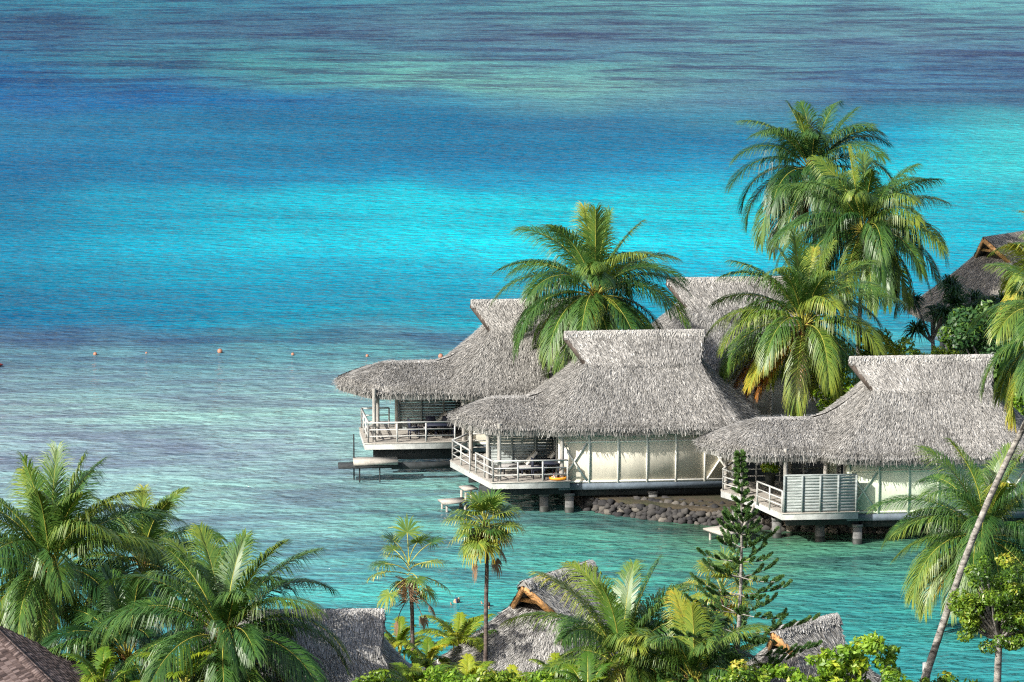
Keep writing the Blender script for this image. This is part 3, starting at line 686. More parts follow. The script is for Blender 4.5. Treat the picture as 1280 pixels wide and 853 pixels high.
garden_bungalow((655, 729), 152, R(52), 'garden bungalow with an orange-brown gable behind the slim fan palm, bottom centre', 0, a=4.9, b=3.6, rl=-2.2, rr=2.0)
garden_bungalow((968, 787), 149, R(40), 'small garden bungalow half hidden by the pine and bushes, bottom right', 0, a=3.6, b=2.9, rl=-1.6, rr=1.6, nl=-1.15, nr=1.2, bn=.8, hn=.85, hr=3.0, wood='gable_wood')
g = garden_bungalow((242, 767), 144.5, R(3), 'large grey thatched bungalow behind the lower left palms, only its right end showing', 0, a=5.9, b=4.3, rl=-3.4, rr=3.4, nl=-3.0, nr=3.25, bn=1.3, hn=1.1, hr=3.9, wood='gable_dark', bias=.14)
# --- shingled roof in the bottom left corner
def shingle_house():
    p = at_dist(40, 829, 138); yaw = R(-69); root = thing('shingled_house', 'brown wood-shingled roof in the bottom left corner', 'house', (p[0], p[1], 0), yaw)
    zr = p[2] - .05; mb = MB(); W, Dp, H = 13.0, 4.6, 2.6; rows = 26
    for s in (-1, 1):
        for k in range(rows):
            t0, t1 = k / rows, (k + 1.25) / rows; x = -W / 2
            while x < W / 2:
                wd = rng.uniform(.14, .30); x1 = min(x + wd, W / 2)
                y0, y1 = s * Dp * t0, s * Dp * t1; z0, z1 = zr - H * t0, zr - H * t1; th = .045 + rng.uniform(0, .02)
                nrm = np.array((0, s * H, Dp)) / math.hypot(H, Dp)
                a = np.array([(x + .01, y0, z0), (x1 - .006, y0, z0), (x1 - .006, y1, z1), (x + .01, y1, z1)])
                b = a + nrm * np.array((.0, .0, th, th))[:, None]; b[0:2] += nrm * .002
                mb.quads([b, [b[3], b[2], a[2], a[3]], [b[1], b[2], a[2], a[1]], [b[0], a[0], a[3], b[3]]], rng.random()); x = x1
    r = mb.build('shingle_roof', 'shingle', root)
    mb = MB()
    for s in (-1, 1): mb.quads([[(-W / 2, 0, zr - .04), (W / 2, 0, zr - .04), (W / 2, s * Dp, zr - H - .04), (-W / 2, s * Dp, zr - H - .04)]])
    mb.build('roof_deck', 'gable_dark', r); mb = MB()
    x = -W / 2
    while x < W / 2:
        for s in (-1, 1): mb.bar((x, s * .02, zr + .05), (x, s * .20, zr - .06), .27, .03, rng.random())
        x += .22
    mb.build('ridge_shingles', 'shingle', r); mb = MB()
    for sy in (-1, 1): mb.box((0, sy * (Dp - .7), (zr - H) / 2), (W - 1, .14, zr - H + .6))
    for sx in (-1, 1):
        mb.box((sx * (W / 2 - .57), 0, (zr - H) / 2), (.14, 2 * Dp - 1.54, zr - H + .6))
        mb.add([(sx * (W / 2 - .57), -Dp + .7, zr - H + .3), (sx * (W / 2 - .57), Dp - .7, zr - H + .3), (sx * (W / 2 - .57), 0, zr - .3)], [(0, 1, 2)])
    mb.build('wall', 'wall', root)
shingle_house()

# ------------------------------------------------------------------ porch furniture
def world_of(root, p):
    c, s = math.cos(root.rotation_euler[2]), math.sin(root.rotation_euler[2]); return (root.location[0] + p[0] * c - p[1] * s, root.location[1] + p[0] * s + p[1] * c, p[2])
G_L = 'sun loungers on the bungalow porches'
def make_lounger(label, loc, rz):
    t = thing('sun_lounger', label, 'sun lounger', loc, rz, G_L); mb = MB()
    mb.box((0, 0, .30), (1.35, .62, .07)); mb.bar((.6, 0, .33), (1.1, 0, .88), .62, .05); mb.build('frame', 'wicker', t)
    mb = MB(); mb.box((-.04, 0, .37), (1.28, .56, .07)); mb.build('seat_cushion', 'cushion_grey', t)
    mb = MB(); mb.bar((.57, 0, .40), (1.10, 0, 1.0), .56, .09); mb.build('backrest', 'cushion', t)
    for sx in (-.55, .55):
        for sy in (-.26, .26): mb = MB(); mb.box((sx, sy, .135), (.06, .06, .27)); mb.build('leg', 'wicker', t)
    return t
l0 = make_lounger('pale lounger with raised back nearest the wall on the central bungalow porch', world_of(b2, (-5.15, -2.2, 1.71)), YAW + R(8))
copy_thing(l0, world_of(b2, (-6.0, -1.95, 1.71)), YAW + R(8), 'greyish lounger left of the pale one on the central bungalow porch')
copy_thing(l0, world_of(b1, (-5.3, -2.0, 1.79)), YAW + R(8), 'lounger beside the slatted screen, nearer the wall, on the far left porch')
copy_thing(l0, world_of(b1, (-5.85, -1.65, 1.79)), YAW + R(8), 'lounger left of its twin, behind the black table on the far left porch')
G_T = 'dark tables on the porches'
def make_table(label, loc, rz):
    t = thing('porch_table', label, 'table', loc, rz, G_T); mb = MB(); mb.box((0, 0, .74), (1.5, .8, .05)); mb.build('tabletop', 'wicker', t)
    for sx in (-.68, .68):
        for sy in (-.33, .33): mb = MB(); mb.box((sx, sy, .36), (.07, .07, .72)); mb.build('leg', 'wicker', t)
    return t
t0 = make_table('black table by the railing on the far left porch', world_of(b1, (-5.2, -3.2, 1.79)), YAW)
copy_thing(t0, world_of(b2, (-4.35, -3.0, 1.71)), YAW + R(90), 'black table near the wall corner on the central bungalow porch')
G_C = 'black wicker porch chairs'
def make_chair(label, loc, rz):
    t = thing('porch_chair', label, 'chair', loc, rz, G_C); mb = MB(); mb.box((0, 0, .44), (.5, .5, .09)); mb.build('seat', 'wicker', t)
    mb = MB(); mb.box((0, .23, .72), (.5, .06, .5)); mb.build('backrest', 'wicker', t)
    for sx in (-.22, .22):
        mb = MB(); mb.box((sx * 1.12, 0, .62), (.05, .46, .05)); mb.box((sx * 1.12, -.2, .5), (.05, .05, .22)); mb.build('armrest', 'wicker', t)
        for sy in (-.22, .22): mb = MB(); mb.box((sx, sy, .2), (.05, .05, .4)); mb.build('leg', 'wicker', t)
    return t
c0 = make_chair('black chair at the left end of the far left porch table', world_of(b1, (-6.5, -3.0, 1.79)), YAW + R(100))
copy_thing(c0, world_of(b1, (-5.6, -2.55, 1.79)), YAW + R(5), 'black chair behind the far left porch table, its left one')
copy_thing(c0, world_of(b1, (-4.8, -2.55, 1.79)), YAW - R(5), 'black chair behind the far left porch table, next to the wall')
copy_thing(c0, world_of(b2, (-3.95, -2.0, 1.71)), YAW + R(0), 'black chair beside the door on the central bungalow porch')
copy_thing(c0, world_of(b2, (-5.0, -3.25, 1.71)), YAW + R(95), 'black chair left of the table on the central bungalow porch')
def dish():
    t = thing('round_dish', 'round orange dish holding small white and pink things at the deck edge', 'dish', world_of(b2, (-4.05, -3.72, 1.715)))
    mb = MB(); a = np.linspace(0, 2 * math.pi, 24, endpoint=False)
    A = np.array([[(r * math.cos(x), r * .7 * math.sin(x), z) for x in a] for r, z in ((.26, 0), (.42, .05), (.44, .15), (.37, .16), (.33, .06), (.001, .05))]); loft_body(mb, A)
    mb.build('bowl', 'orange_plastic', t, True)
    for i in range(9):
        x, y = rng.uniform(-.26, .26), rng.uniform(-.15, .15); mb = MB(); h = rng.uniform(.1, .26)
        mb.tube([(x, y, .06), (x, y, .06 + h * .7), (x, y, .06 + h)], [.05, .05, .02], 8); mb.build('bottle', 'white' if i % 3 else 'pink', t, True)
dish()

# ------------------------------------------------------------------ coconut palms
def arc(base, az, e0, L, droop, n=14, sway=0., pw=1.25):
    t = np.linspace(0, 1, n); e = e0 - droop * t ** pw; a = az + sway * t
    d = np.stack([np.cos(e) * np.sin(a), np.cos(e) * np.cos(a), np.sin(e)], 1)
    P = base + np.concatenate([[np.zeros(3)], np.cumsum((d[1:] + d[:-1]) / 2, 0) * L / (n - 1)]); return t, P
def frond_mesh(mb, base, az, e0, L, droop, tone, nl=64, ll=1.4, hang=.5, sway=0., lw=.05, tip_tone=.12, start=.16, sq=1., twist=0.):
    t, P = arc(base, az, e0, L, droop, 16, sway)
    mb.tube(P, np.linspace(.034, .006, 16), 4, .5, 1, cap=False)
    k = nl * 2; tt = start + (1 - start) * (np.arange(k) // 2 + rng.uniform(-.35, .35, k)) / nl; tt = np.clip(tt, start, .995)
    pos = np.stack([np.interp(tt, t, P[:, i]) for i in range(3)], 1); tg = np.gradient(P, axis=0); tan = unit(np.stack([np.interp(tt, t, tg[:, i]) for i in range(3)], 1))
    hz = np.array((math.cos(az), -math.sin(az), 0)); side = unit(np.tile(hz, (k, 1)) - tan * (tan @ hz)[:, None]); nn = np.cross(side, tan); nn = np.where(nn[:, 2:3] < 0, -nn, nn)
    if twist: side = unit(side * math.cos(twist) + nn * math.sin(twist)); nn = unit(np.cross(side, tan)); 
    s = np.where(np.arange(k) % 2 == 0, 1., -1.)[:, None]
    al = np.radians(28 + 42 * tt + rng.normal(0, 5, k))[:, None]
    x = (tt - start) / (1 - start); ln = ll * (np.clip(np.sin(np.pi * np.clip(.14 + .80 * x, 0, 1)), 0, 1) ** .6) * rng.uniform(.85, 1.1, k) * L / 4.6
    h = (hang * rng.uniform(.7, 1.25, k) * (1 - .35 * x))[:, None]; dn = np.array((0, 0, -1.))
    d0 = unit(side * s * np.cos(al) + tan * np.sin(al) + nn * .22); d1 = unit(d0 + dn * h); d2 = unit(d0 + dn * h * 2.6)
    l = ln[:, None]; p1 = pos + d0 * l * .3; p2 = p1 + d1 * l * .35; p3 = p2 + d2 * l * .35
    wv = unit(np.cross(d0, nn + s * side * .0)) * lw * (.8 + .4 * rng.random((k, 1)))
    W2 = unit(np.cross(d1, nn)) * lw
    r = np.clip(tone + rng.normal(0, .05, k) + tip_tone * x ** 2, 0, 1)
    mb.quads(np.stack([pos - wv * .5, pos + wv * .5, p1 + wv * .6, p1 - wv * .6], 1), r)
    mb.quads(np.stack([p1 - wv * .6, p1 + wv * .6, p2 + W2 * .45, p2 - W2 * .45], 1), r)
    mb.quads(np.stack([p2 - W2 * .45, p2 + W2 * .45, p3 + W2 * .08, p3 - W2 * .08], 1), np.clip(r + .05, 0, 1))
def trunk_mesh(a, b, r0, r1, bend=.0, n=22, mat='trunk', parent=None, rings=True):
    a = np.array(a, float); b = np.array(b, float); t = np.linspace(0, 1, n * 3)
    P = a * (1 - t)[:, None] + b * t[:, None]; P[:, 0] += bend * np.sin(np.pi * t); P[:, 0] += .03 * np.sin(t * 9)
    rad = r0 + (r1 - r0) * t ** .7 + (.35 * r0) * np.exp(-t * 18); rad = rad * (1 + .05 * (np.arange(n * 3) % 3 == 0)); mb = MB(); mb.tube(P, rad, 10); return mb.build('trunk', mat, parent, True)
def coconut_palm(label, crown, base, r=4.6, n=26, tone=.3, seed=1, nuts=7, droop=(55, 85), old=.12, dry=0, bend=0., top=80, group='coconut palms', nl=100, skip=None, hang=.5, low=-38, extra=(), coarse=1.):
    global rng
    keep = rng; rng = np.random.default_rng(seed); c = np.array(crown, float)
    root = thing('coconut_palm', label, 'palm tree', (base[0], base[1], base[2]), 0, group); o = np.array(root.location)
    trunk_mesh(np.array(base) - o, c - o - np.array((0, 0, .25)), .145, .10, bend, parent=root)
    az0 = rng.uniform(0, 6.28)
    n = int(n * 1.55); r *= 1.08
    for i in range(n):
        q = i / (n - 1); az = az0 + i * 2.39996 + rng.normal(0, .15); e0 = R(top - (top - low) * q ** 1.15 + rng.normal(0, 6))
        dr = R(np.interp(q, [0, .1, .3, .6, .8, 1], [22, 62, droop[1], droop[1] + 12, 78, 55]) + rng.normal(0, 9)); L = r * (1.05 + .12 * math.sin(q * 3.1)) * rng.uniform(.92, 1.08)
        if q < .1: L *= .9
        if skip and skip(math.sin(az), math.cos(az), q): continue
        tn = tone - .05 + abs(rng.normal(0, .11)) - .03 + (old if q > .75 else 0) + (.06 if q < .2 else 0)
        mb = MB(); frond_mesh(mb, c - o + np.array((math.sin(az) * .1, math.cos(az) * .1, .1 * (1 - q))), az, e0, L, dr, tn, nl=nl, hang=hang * (.9 + 1.9 * q), sway=rng.normal(0, .16), lw=.033 * coarse, twist=rng.normal(0, .25))
        mb.build('frond', ['palm_leaf', 'rachis'], root)
    if nuts: extra = tuple(extra) + tuple((rng.uniform(110, 250), -58 - 10 * k_, r * .62, 22, .97) for k_ in range(2))
    for (az, e0, L, dr, tn) in extra:
        mb = MB(); frond_mesh(mb, c - o, R(az), R(e0), L, R(dr), tn, nl=nl, hang=.9, lw=.040 * coarse); f = mb.build('frond', ['palm_leaf', 'rachis'], root)
        if tn > .75: f['label'] = 'drooping dying frond, orange to brown'
    for i in range(nuts):
        a = i * 2.4; mb = MB(); mb.ball((c - o) + np.array((math.sin(a) * .3, math.cos(a) * .3, -.28 - .12 * (i % 3))), (.13, .13, .16), 10, 7); mb.build('coconut', 'coconut', root, True)
    mb = MB()
    for i in range(14):
        a = i * .9; d = np.array((math.sin(a), math.cos(a), .5)); mb.bar(c - o + np.array((0, 0, -.3)), c - o + d * .38, .09, .02, rng.random())
    mb.build('crown_fibre', 'coconut', root); rng = keep
    return root
G_P = 'coconut palms around the bungalows'
def palm_at(label, u, v, Y, bz=.72, dx=0., dy=0., **k):
    c = at_dist(u, v, Y); return coconut_palm(label, c, (c[0] + dx, c[1] + dy, bz), group=G_P, **k)
palm_at('tall full coconut palm rising behind the ridge of the central bungalow', 744, 370, 202.75, r=4.25, n=30, tone=.25, seed=11, dx=.1, nuts=8, extra=((183, 20, 3.6, 80, .5), (150, 12, 3.5, 70, .52), (215, 5, 3.4, 60, .4)))
palm_at('tallest palm of all, its dark crown highest at the upper right', 1015, 216, 224, r=4.1, n=26, tone=.16, seed=5, dx=.6, top=84, droop=(60, 95))
palm_at('broad palm with yellow rachises in front of the tallest palm, right of centre', 1080, 290, 214, r=4.2, n=32, tone=.27, seed=23, dx=-.3, hang=.7)
palm_at('palm with a hanging orange dying frond between the central and nearest bungalows', 1005, 407, 200.6, r=4.2, n=27, skip=lambda sx, cy, q: sx < -.35 and cy < .5 and q > .58, tone=.33, seed=31, dx=.1, hang=.6, extra=((258, -22, 4.6, 42, .84), (250, -30, 4.3, 38, .90), (242, -36, 4.2, 34, .86), (266, -14, 4.6, 50, .74), (270, -18, 4.4, 50, .64), (232, -14, 4.5, 50, .6), (260, -10, 4.6, 55, .52), (250, 0, 4.6, 60, .45)))
palm_at('yellowing palm cut off by the right edge beside the far right roof', 1342, 338, 203, r=3.3, n=22, tone=.42, seed=41, dx=.4, low=-25)
palm_at('large palm at the far left edge with an upright bright green young spear', 64, 716, 150, bz=1.5, r=4.4, n=30, tone=.27, seed=52, dx=.2, nuts=8, top=86, hang=.55, extra=((95, 80, 4.6, 15, .36),))
palm_at('smaller palm rising behind the two large palms of the lower left', 178, 705, 157, bz=1.0, r=2.9, n=18, tone=.36, seed=53, dx=.1, nuts=0)
palm_at('wide low palm right of the far left one, in front of the grey roof end', 282, 803, 141, bz=1.8, r=3.8, n=26, tone=.27, seed=64, dx=0, nuts=8, hang=.55)
palm_at('dim low palm filling the gap between the two large lower left palms', 160, 822, 146, bz=1.6, r=3.2, n=18, tone=.17, seed=67, nuts=0)
palm_at('leafy palm at the bottom centre with upright arching fronds', 778, 838, 143, bz=2.2, r=3.7, n=22, tone=.30, seed=75, nuts=4, top=82, low=-10, hang=.5)
palm_at('palm at the lower right edge behind the leaning trunk, its left fronds turning orange', 1232, 672, 172, bz=-.3, r=4.0, n=24, tone=.3, seed=83, dx=.3, nuts=4, extra=((262, -12, 3.8, 55, .55), (255, -28, 3.5, 40, .72), (285, 10, 4.2, 60, .36), (300, 40, 3.9, 70, .36)))
palm_at('low palm between the leafy centre palm and the pine, pale fronds', 868, 850, 140, bz=2.4, r=2.7, n=14, tone=.33, seed=95, nuts=0, low=-5)
# leaning trunk with its crown out of the picture
pb, pt = at_dist(1145, 862, 146), at_dist(1334, 415, 147)
root = coconut_palm('long bare pale trunk leaning up to the right across the water, lower right', pt, (pb[0], pb[1], pb[2] - .6), group=G_P, r=3.4, n=20, tone=.3, seed=99, bend=-.4, nuts=6)

# ------------------------------------------------------------------ fan palms
def fan_leaf(mb, base, az, e0, Lp, Rf, tone, seg=26, droop=.35):
    t, P = arc(base, az, e0, Lp, R(35), 7); mb.tube(P, .018, 4, .5, 1, cap=False)
    tan = unit(P[-1] - P[-2]); hz = np.array((math.cos(az), -math.sin(az), 0)); side = unit(hz - tan * (tan @ hz)); nn = unit(np.cross(side, tan)); nn = nn if nn[2] > 0 else -nn
    dn = np.array((0, 0, -1.)); a = np.linspace(-2.3, 2.3, seg) + rng.normal(0, .04, seg)
    d = unit(np.cos(a)[:, None] * tan + np.sin(a)[:, None] * side + nn * .12 * np.abs(np.sin(a))[:, None]); ln = (Rf * rng.uniform(.85, 1.1, seg) * (1 - .12 * np.abs(a)))[:, None]
    wv = unit(np.cross(d, nn)); c = P[-1]; p1 = c + d * ln * .5; d2 = unit(d + dn * droop); p2 = p1 + d2 * ln * .28; d3 = unit(d + dn * droop * 4); p3 = p2 + d3 * ln * .26
    da = 4.6 / seg; w1 = (ln * .5 * da * .52); r = np.clip(tone + rng.normal(0, .06, seg), 0, 1); c_ = np.tile(c, (seg, 1))
    mb.quads(np.stack([c_ - wv * .01, c_ + wv * .01, p1 + wv * w1, p1 - wv * w1], 1), r); mb.quads(np.stack([p1 - wv * w1, p1 + wv * w1, p2 + wv * w1 * .6, p2 - wv * w1 * .6], 1), r)
    mb.quads(np.stack([p2 - wv * w1 * .6, p2 + wv * w1 * .6, p3 + wv * .006, p3 - wv * .006], 1), np.clip(r + .12, 0, 1))
def fan_palm(label, crown, base, n, Lp, Rf, tone, seed, low=-30, dead=3, thatch=True, r0=.09, spread=1.):
    global rng
    keep = rng; rng = np.random.default_rng(seed); c = np.array(crown, float); o = np.array(base, float)
    root = thing('fan_palm', label, 'palm tree', base, 0, 'slender fan palms'); trunk_mesh(o - o, c - o, r0, r0 * .8, .12, mat='trunk_dark', parent=root)
    for i in range(n):
        q = i / max(1, n - 1); az = i * 2.39996 + rng.normal(0, .2); e0 = R(84 - (84 - low) * q + rng.normal(0, 6)); mb = MB()
        fan_leaf(mb, c - o + np.array((0, 0, .25 * (1 - q) * spread)), az, e0, Lp * rng.uniform(.85, 1.15) * (1.1 - .3 * (q > .8)), Rf * rng.uniform(.85, 1.1), tone + .22 * q * q + rng.normal(0, .05), droop=.15 + .5 * q)
        mb.build('fan_leaf', ['palm_leaf', 'rachis'], root)
    for i in range(dead):
        az = (1.6, 2.2, 4.4, 0.4, 3.3)[i % 5]; mb = MB(); fan_leaf(mb, c - o - np.array((0, 0, .3 + .15 * i)), az, R(-25 - 12 * i), Lp * 1.1, Rf * .7, .5, 16, 1.6); f = mb.build('fan_leaf', ['dead_leaf', 'dead_leaf'], root); f['label'] = 'dead brown fan leaf hanging'
    if thatch:
        m = 260; a = rng.uniform(0, 6.28, m); z = rng.uniform(-.75, .1, m); P = (c - o) + np.stack([np.sin(a) * .1, np.cos(a) * .1, z], 1); D = unit(np.stack([np.sin(a), np.cos(a), rng.uniform(-.9, .6, m)], 1)); mb = MB()
        blades(mb, P, D, unit(np.stack([np.cos(a), -np.sin(a), 0 * a], 1)), rng.uniform(.2, .5, m), rng.uniform(.015, .04, m), np.zeros(m), rng.random(m)); mb.build('dead_skirt', 'dead_leaf', root)
    rng = keep; return root
def fan_at(label, u, v, Y, vb, dx=0, **k):
    c = at_dist(u, v, Y); b = at_dist(u, vb, Y); fan_palm(label, c, (b[0] + dx, b[1], b[2]), **k)
fan_at('tall slim fan palm with a dense bright crown against the water, bottom centre', 606, 664, 148, 870, dx=-.1, n=34, Lp=.75, Rf=.85, tone=.4, seed=3, dead=3)
fan_at('shorter sparse fan palm left of the tall slim one, dead leaves below its crown', 511, 728, 149, 880, dx=.1, n=17, Lp=1.0, Rf=.75, tone=.38, seed=9, dead=3, spread=3.)
fan_at('fan palm with straw-coloured leaves directly behind the pine', 902, 745, 152, 900, n=22, Lp=.9, Rf=.85, tone=.5, seed=17, dead=5)

# ------------------------------------------------------------------ pine
def pine():
    global rng
    keep = rng; rng = np.random.default_rng(4); top = at_dist(925, 566, 141); base = at_dist(914, 900, 141); o = base
    root = thing('norfolk_pine', 'slender dark green pine with brush-like shoots on open whorls, lower right', 'pine tree', tuple(base))
    T0 = top - o; n = 30; t = np.linspace(0, 1, n); Pt = T0 * t[:, None]; Pt[:, 0] += .18 * np.sin(t * 3.1); mb = MB(); mb.tube(Pt, np.linspace(.11, .012, n), 8); mb.build('trunk', 'trunk', root, True)
    H = T0[2]; z = H - .12; k = 0
    def brush(mb, a, b, rad, m):
        a = np.array(a); b = np.array(b); d = unit(b - a); u_ = rng.random((m, 1)); P = a + (b - a) * u_; rd = unit(np.cross(rng.normal(size=(m, 3)), d)); D = unit(rd + d * 1.0)
        env = (np.sin(np.pi * np.clip(u_[:, 0] * .85 + .12, 0, 1)) ** .5)
        blades(mb, P, D, unit(np.cross(D, rng.normal(size=(m, 3)))), rad * 1.35 * env * rng.uniform(.8, 1.15, m), np.full(m, .022), np.zeros(m), np.clip(rng.normal(.55, .22, m) + .2 * (d[2] > 0), 0, 1))
        mb.tube([a, b], rad * .45, 5, .15)
    while z > .6:
        f = (H - z) / H; px = np.interp(z, Pt[:, 2], Pt[:, 0]); py = np.interp(z, Pt[:, 2], Pt[:, 1]); L = .16 + 5.6 * f ** 1.9; L = min(L, 2.9); nb = 5; az0 = k * .55 + rng.uniform(0, .5)
        for b in range(nb):
            az = az0 + b * 2 * math.pi / nb + rng.normal(0, .1); Lb = L * rng.uniform(.6, 1.15); mb = MB(); e = R(30 - 26 * min(1, f * 2) + rng.normal(0, 5)); d = np.array((math.sin(az) * math.cos(e), math.cos(az) * math.cos(e), math.sin(e)))
            s = np.linspace(0, 1, 6); P = np.array((px, py, z)) + d * (s * Lb)[:, None]; P[:, 2] += .12 * Lb * s ** 2.5
            mb.tube(P, np.linspace(.022, .01, 6), 4, .6, 1, cap=False)
            if f < .26: brush(mb, P[1] * .8 + P[0] * .2, P[-1] + d * .06, .085, int(120 + 260 * Lb))
            else:
                nbr = int(2 + Lb * 2.3)
                for q in range(nbr):
                    w_ = .38 + .62 * q / (nbr - 1); p = np.array([np.interp(w_, s, P[:, i]) for i in range(3)]); sd_ = (-1) ** q; sv = np.array((d[1], -d[0], 0)) * sd_
                    dd = unit(d * .75 + sv * .55 * (q < nbr - 1) + np.array((0, 0, .62))); brush(mb, p, p + dd * rng.uniform(.34, .52), .082, 210)
            mb.build('branch', ['pine_leaf', 'trunk'], root)
        z -= .16 + .62 * min(1, f * 1.6); k += 1
    rng = keep
pine()

# ------------------------------------------------------------------ broadleaf trees and shrubs
def leaf_cloud(mb, centers, radii, per, size, rnd0=.45, up=.5, flat=.8, shell=.55):
    for c, r, in zip(centers, radii):
        n = int(per * r ** 2); d = unit(rng.normal(size=(n, 3))); rr = r * (shell + (1 - shell) * rng.random(n) ** .5)
        P = np.array(c) + d * rr[:, None] * np.array((1, 1, flat)); nn = unit(d + rng.normal(0, .7, (n, 3)) + np.array((0, 0, up))); a = unit(np.cross(nn, rng.normal(size=(n, 3)))); b = np.cross(nn, a)
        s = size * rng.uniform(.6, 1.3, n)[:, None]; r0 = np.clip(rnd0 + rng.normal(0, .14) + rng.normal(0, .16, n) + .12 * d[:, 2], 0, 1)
        mb.quads(np.stack([P - a * s, P + b * s * .45, P + a * s, P - b * s * .45], 1), r0)
def leafy(name, label, cat, base, ctr, R3, nclump, rc, per, size, mat, seed, tone=.45, group=None, trunk_r=.12, stems=1, shell=.5):
    global rng
    keep = rng; rng = np.random.default_rng(seed); o = np.array(base, float); c = np.array(ctr, float) - o
    root = thing(name, label, cat, tuple(o), 0, group); K = []; 
    while len(K) < nclump:
        d = rng.uniform(-1, 1, 3)
        if np.linalg.norm(d) < 1: K.append(c + d * np.array(R3) * (.55 + .45 * np.linalg.norm(d)))
    rad = rng.uniform(.6, 1.25, nclump) * rc
    mb = MB(); fork = c - np.array((0, 0, R3[2] * .75)); 
    if fork[2] < .3: fork = np.array((c[0] * .3, c[1] * .3, .3))
    for s in range(stems):
        off = np.array((rng.normal(0, .25), rng.normal(0, .25), 0)) * (stems > 1); mb.tube([off, fork * .5 + off * .7, fork], [trunk_r * 1.2, trunk_r, trunk_r * .8], 8)
    for q in K[::2]:
        mid = (fork + q) / 2 + rng.normal(0, .1, 3); mb.tube([fork, mid, q], [trunk_r * .6, trunk_r * .35, trunk_r * .12], 5)
    mb.build('trunk', 'trunk', root, True)
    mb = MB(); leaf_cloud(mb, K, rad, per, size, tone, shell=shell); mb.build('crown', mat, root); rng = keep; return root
def leafy_at(name, label, cat, u, v, Y, R3, bz, **k):
    c = at_dist(u, v, Y); return leafy(name, label, cat, (c[0] + k.pop('dx', 0), c[1], bz), c, R3, **k)
leafy_at('broadleaf_tree', 'round-leaved green tree with reddish leaf tips at the right edge, lower corner', 'tree', 1250, 752, 145, (1.75, 1.5, 1.75), 1.0, nclump=90, rc=.36, per=1700, size=.072, mat='bush_leaf', seed=1, tone=.42, trunk_r=.15, dx=-.1)
leafy_at('broadleaf_tree', 'yellow-green large-leaved shrub along the bottom edge right of the pine', 'shrub', 1078, 838, 140, (1.6, 1.2, 1.2), 3.5, nclump=34, rc=.36, per=900, size=.13, mat='lime_leaf', seed=2, tone=.5, trunk_r=.06, stems=3, shell=.3)
leafy_at('broadleaf_shrub', 'lime-coloured sapling leaves in front of the small garden bungalow', 'shrub', 1000, 858, 138, (1.7, 1.0, .95), 3.5, nclump=20, rc=.3, per=800, size=.12, mat='lime_leaf', seed=3, tone=.5, trunk_r=.05, stems=3, shell=.3)
leafy_at('broadleaf_shrub', 'low green leafy shrub at the bottom edge beside the leaning trunk', 'shrub', 1180, 862, 142, (1.2, .8, .45), 4.0, nclump=18, rc=.28, per=900, size=.11, mat='bush_leaf', seed=4, tone=.4, trunk_r=.04, stems=2)
leafy_at('broadleaf_tree', 'dense dark green tree behind the ridge of the nearest bungalow, right edge', 'tree', 1245, 452, 201, (3.0, 1.8, 2.6), .72, nclump=60, rc=.75, per=520, size=.14, mat='dark_leaf', seed=5, tone=.45, trunk_r=.22)
leafy_at('broadleaf_tree', 'dark leafy tree left of the wall of the far right bungalow', 'tree', 1222, 458, 206, (1.8, 1.5, 1.3), .72, nclump=26, rc=.6, per=520, size=.13, mat='dark_leaf', seed=6, tone=.6, trunk_r=.14)
leafy_at('broadleaf_shrub', 'yellow-leaved shrub right of the trunk of the palm with the orange frond', 'shrub', 1050, 488, 199.5, (1.1, .9, 1.6), .72, nclump=26, rc=.4, per=700, size=.11, mat='lime_leaf', seed=7, tone=.62, trunk_r=.06, stems=3)
leafy_at('broadleaf_shrub', 'bright green shrub behind the left gable of the nearest bungalow', 'shrub', 1095, 440, 203, (2.0, 1.0, 1.0), .72, nclump=30, rc=.5, per=600, size=.12, mat='bush_leaf', seed=8, tone=.5, trunk_r=.08, stems=3)
leafy_at('broadleaf_shrub', 'green and yellow shrub under the wall of the far right bungalow', 'shrub', 1172, 452, 203.5, (1.5, 1.0, .9), .72, nclump=24, rc=.45, per=600, size=.12, mat='bush_leaf', seed=9, tone=.62, trunk_r=.08, stems=3)
leafy_at('broadleaf_shrub', 'yellowish shrub at the right edge above the right hip of the nearest roof', 'shrub', 1262, 500, 197.5, (1.5, .8, 1.0), .72, nclump=16, rc=.4, per=600, size=.11, mat='lime_leaf', seed=10, tone=.5, trunk_r=.06, stems=2)
leafy_at('broadleaf_tree', 'dark green bushy tree at the right edge just under the yellowing palm', 'tree', 1272, 425, 204, (1.6, 1.4, 1.5), .72, nclump=34, rc=.6, per=560, size=.13, mat='dark_leaf', seed=12, tone=.55, trunk_r=.15)
leafy_at('broadleaf_tree', 'mid green leafy tree filling below the far right bungalow, behind the nearest ridge end', 'tree', 1212, 425, 208, (1.8, 1.4, 1.2), .72, nclump=34, rc=.55, per=560, size=.13, mat='bush_leaf', seed=13, tone=.22, trunk_r=.15)
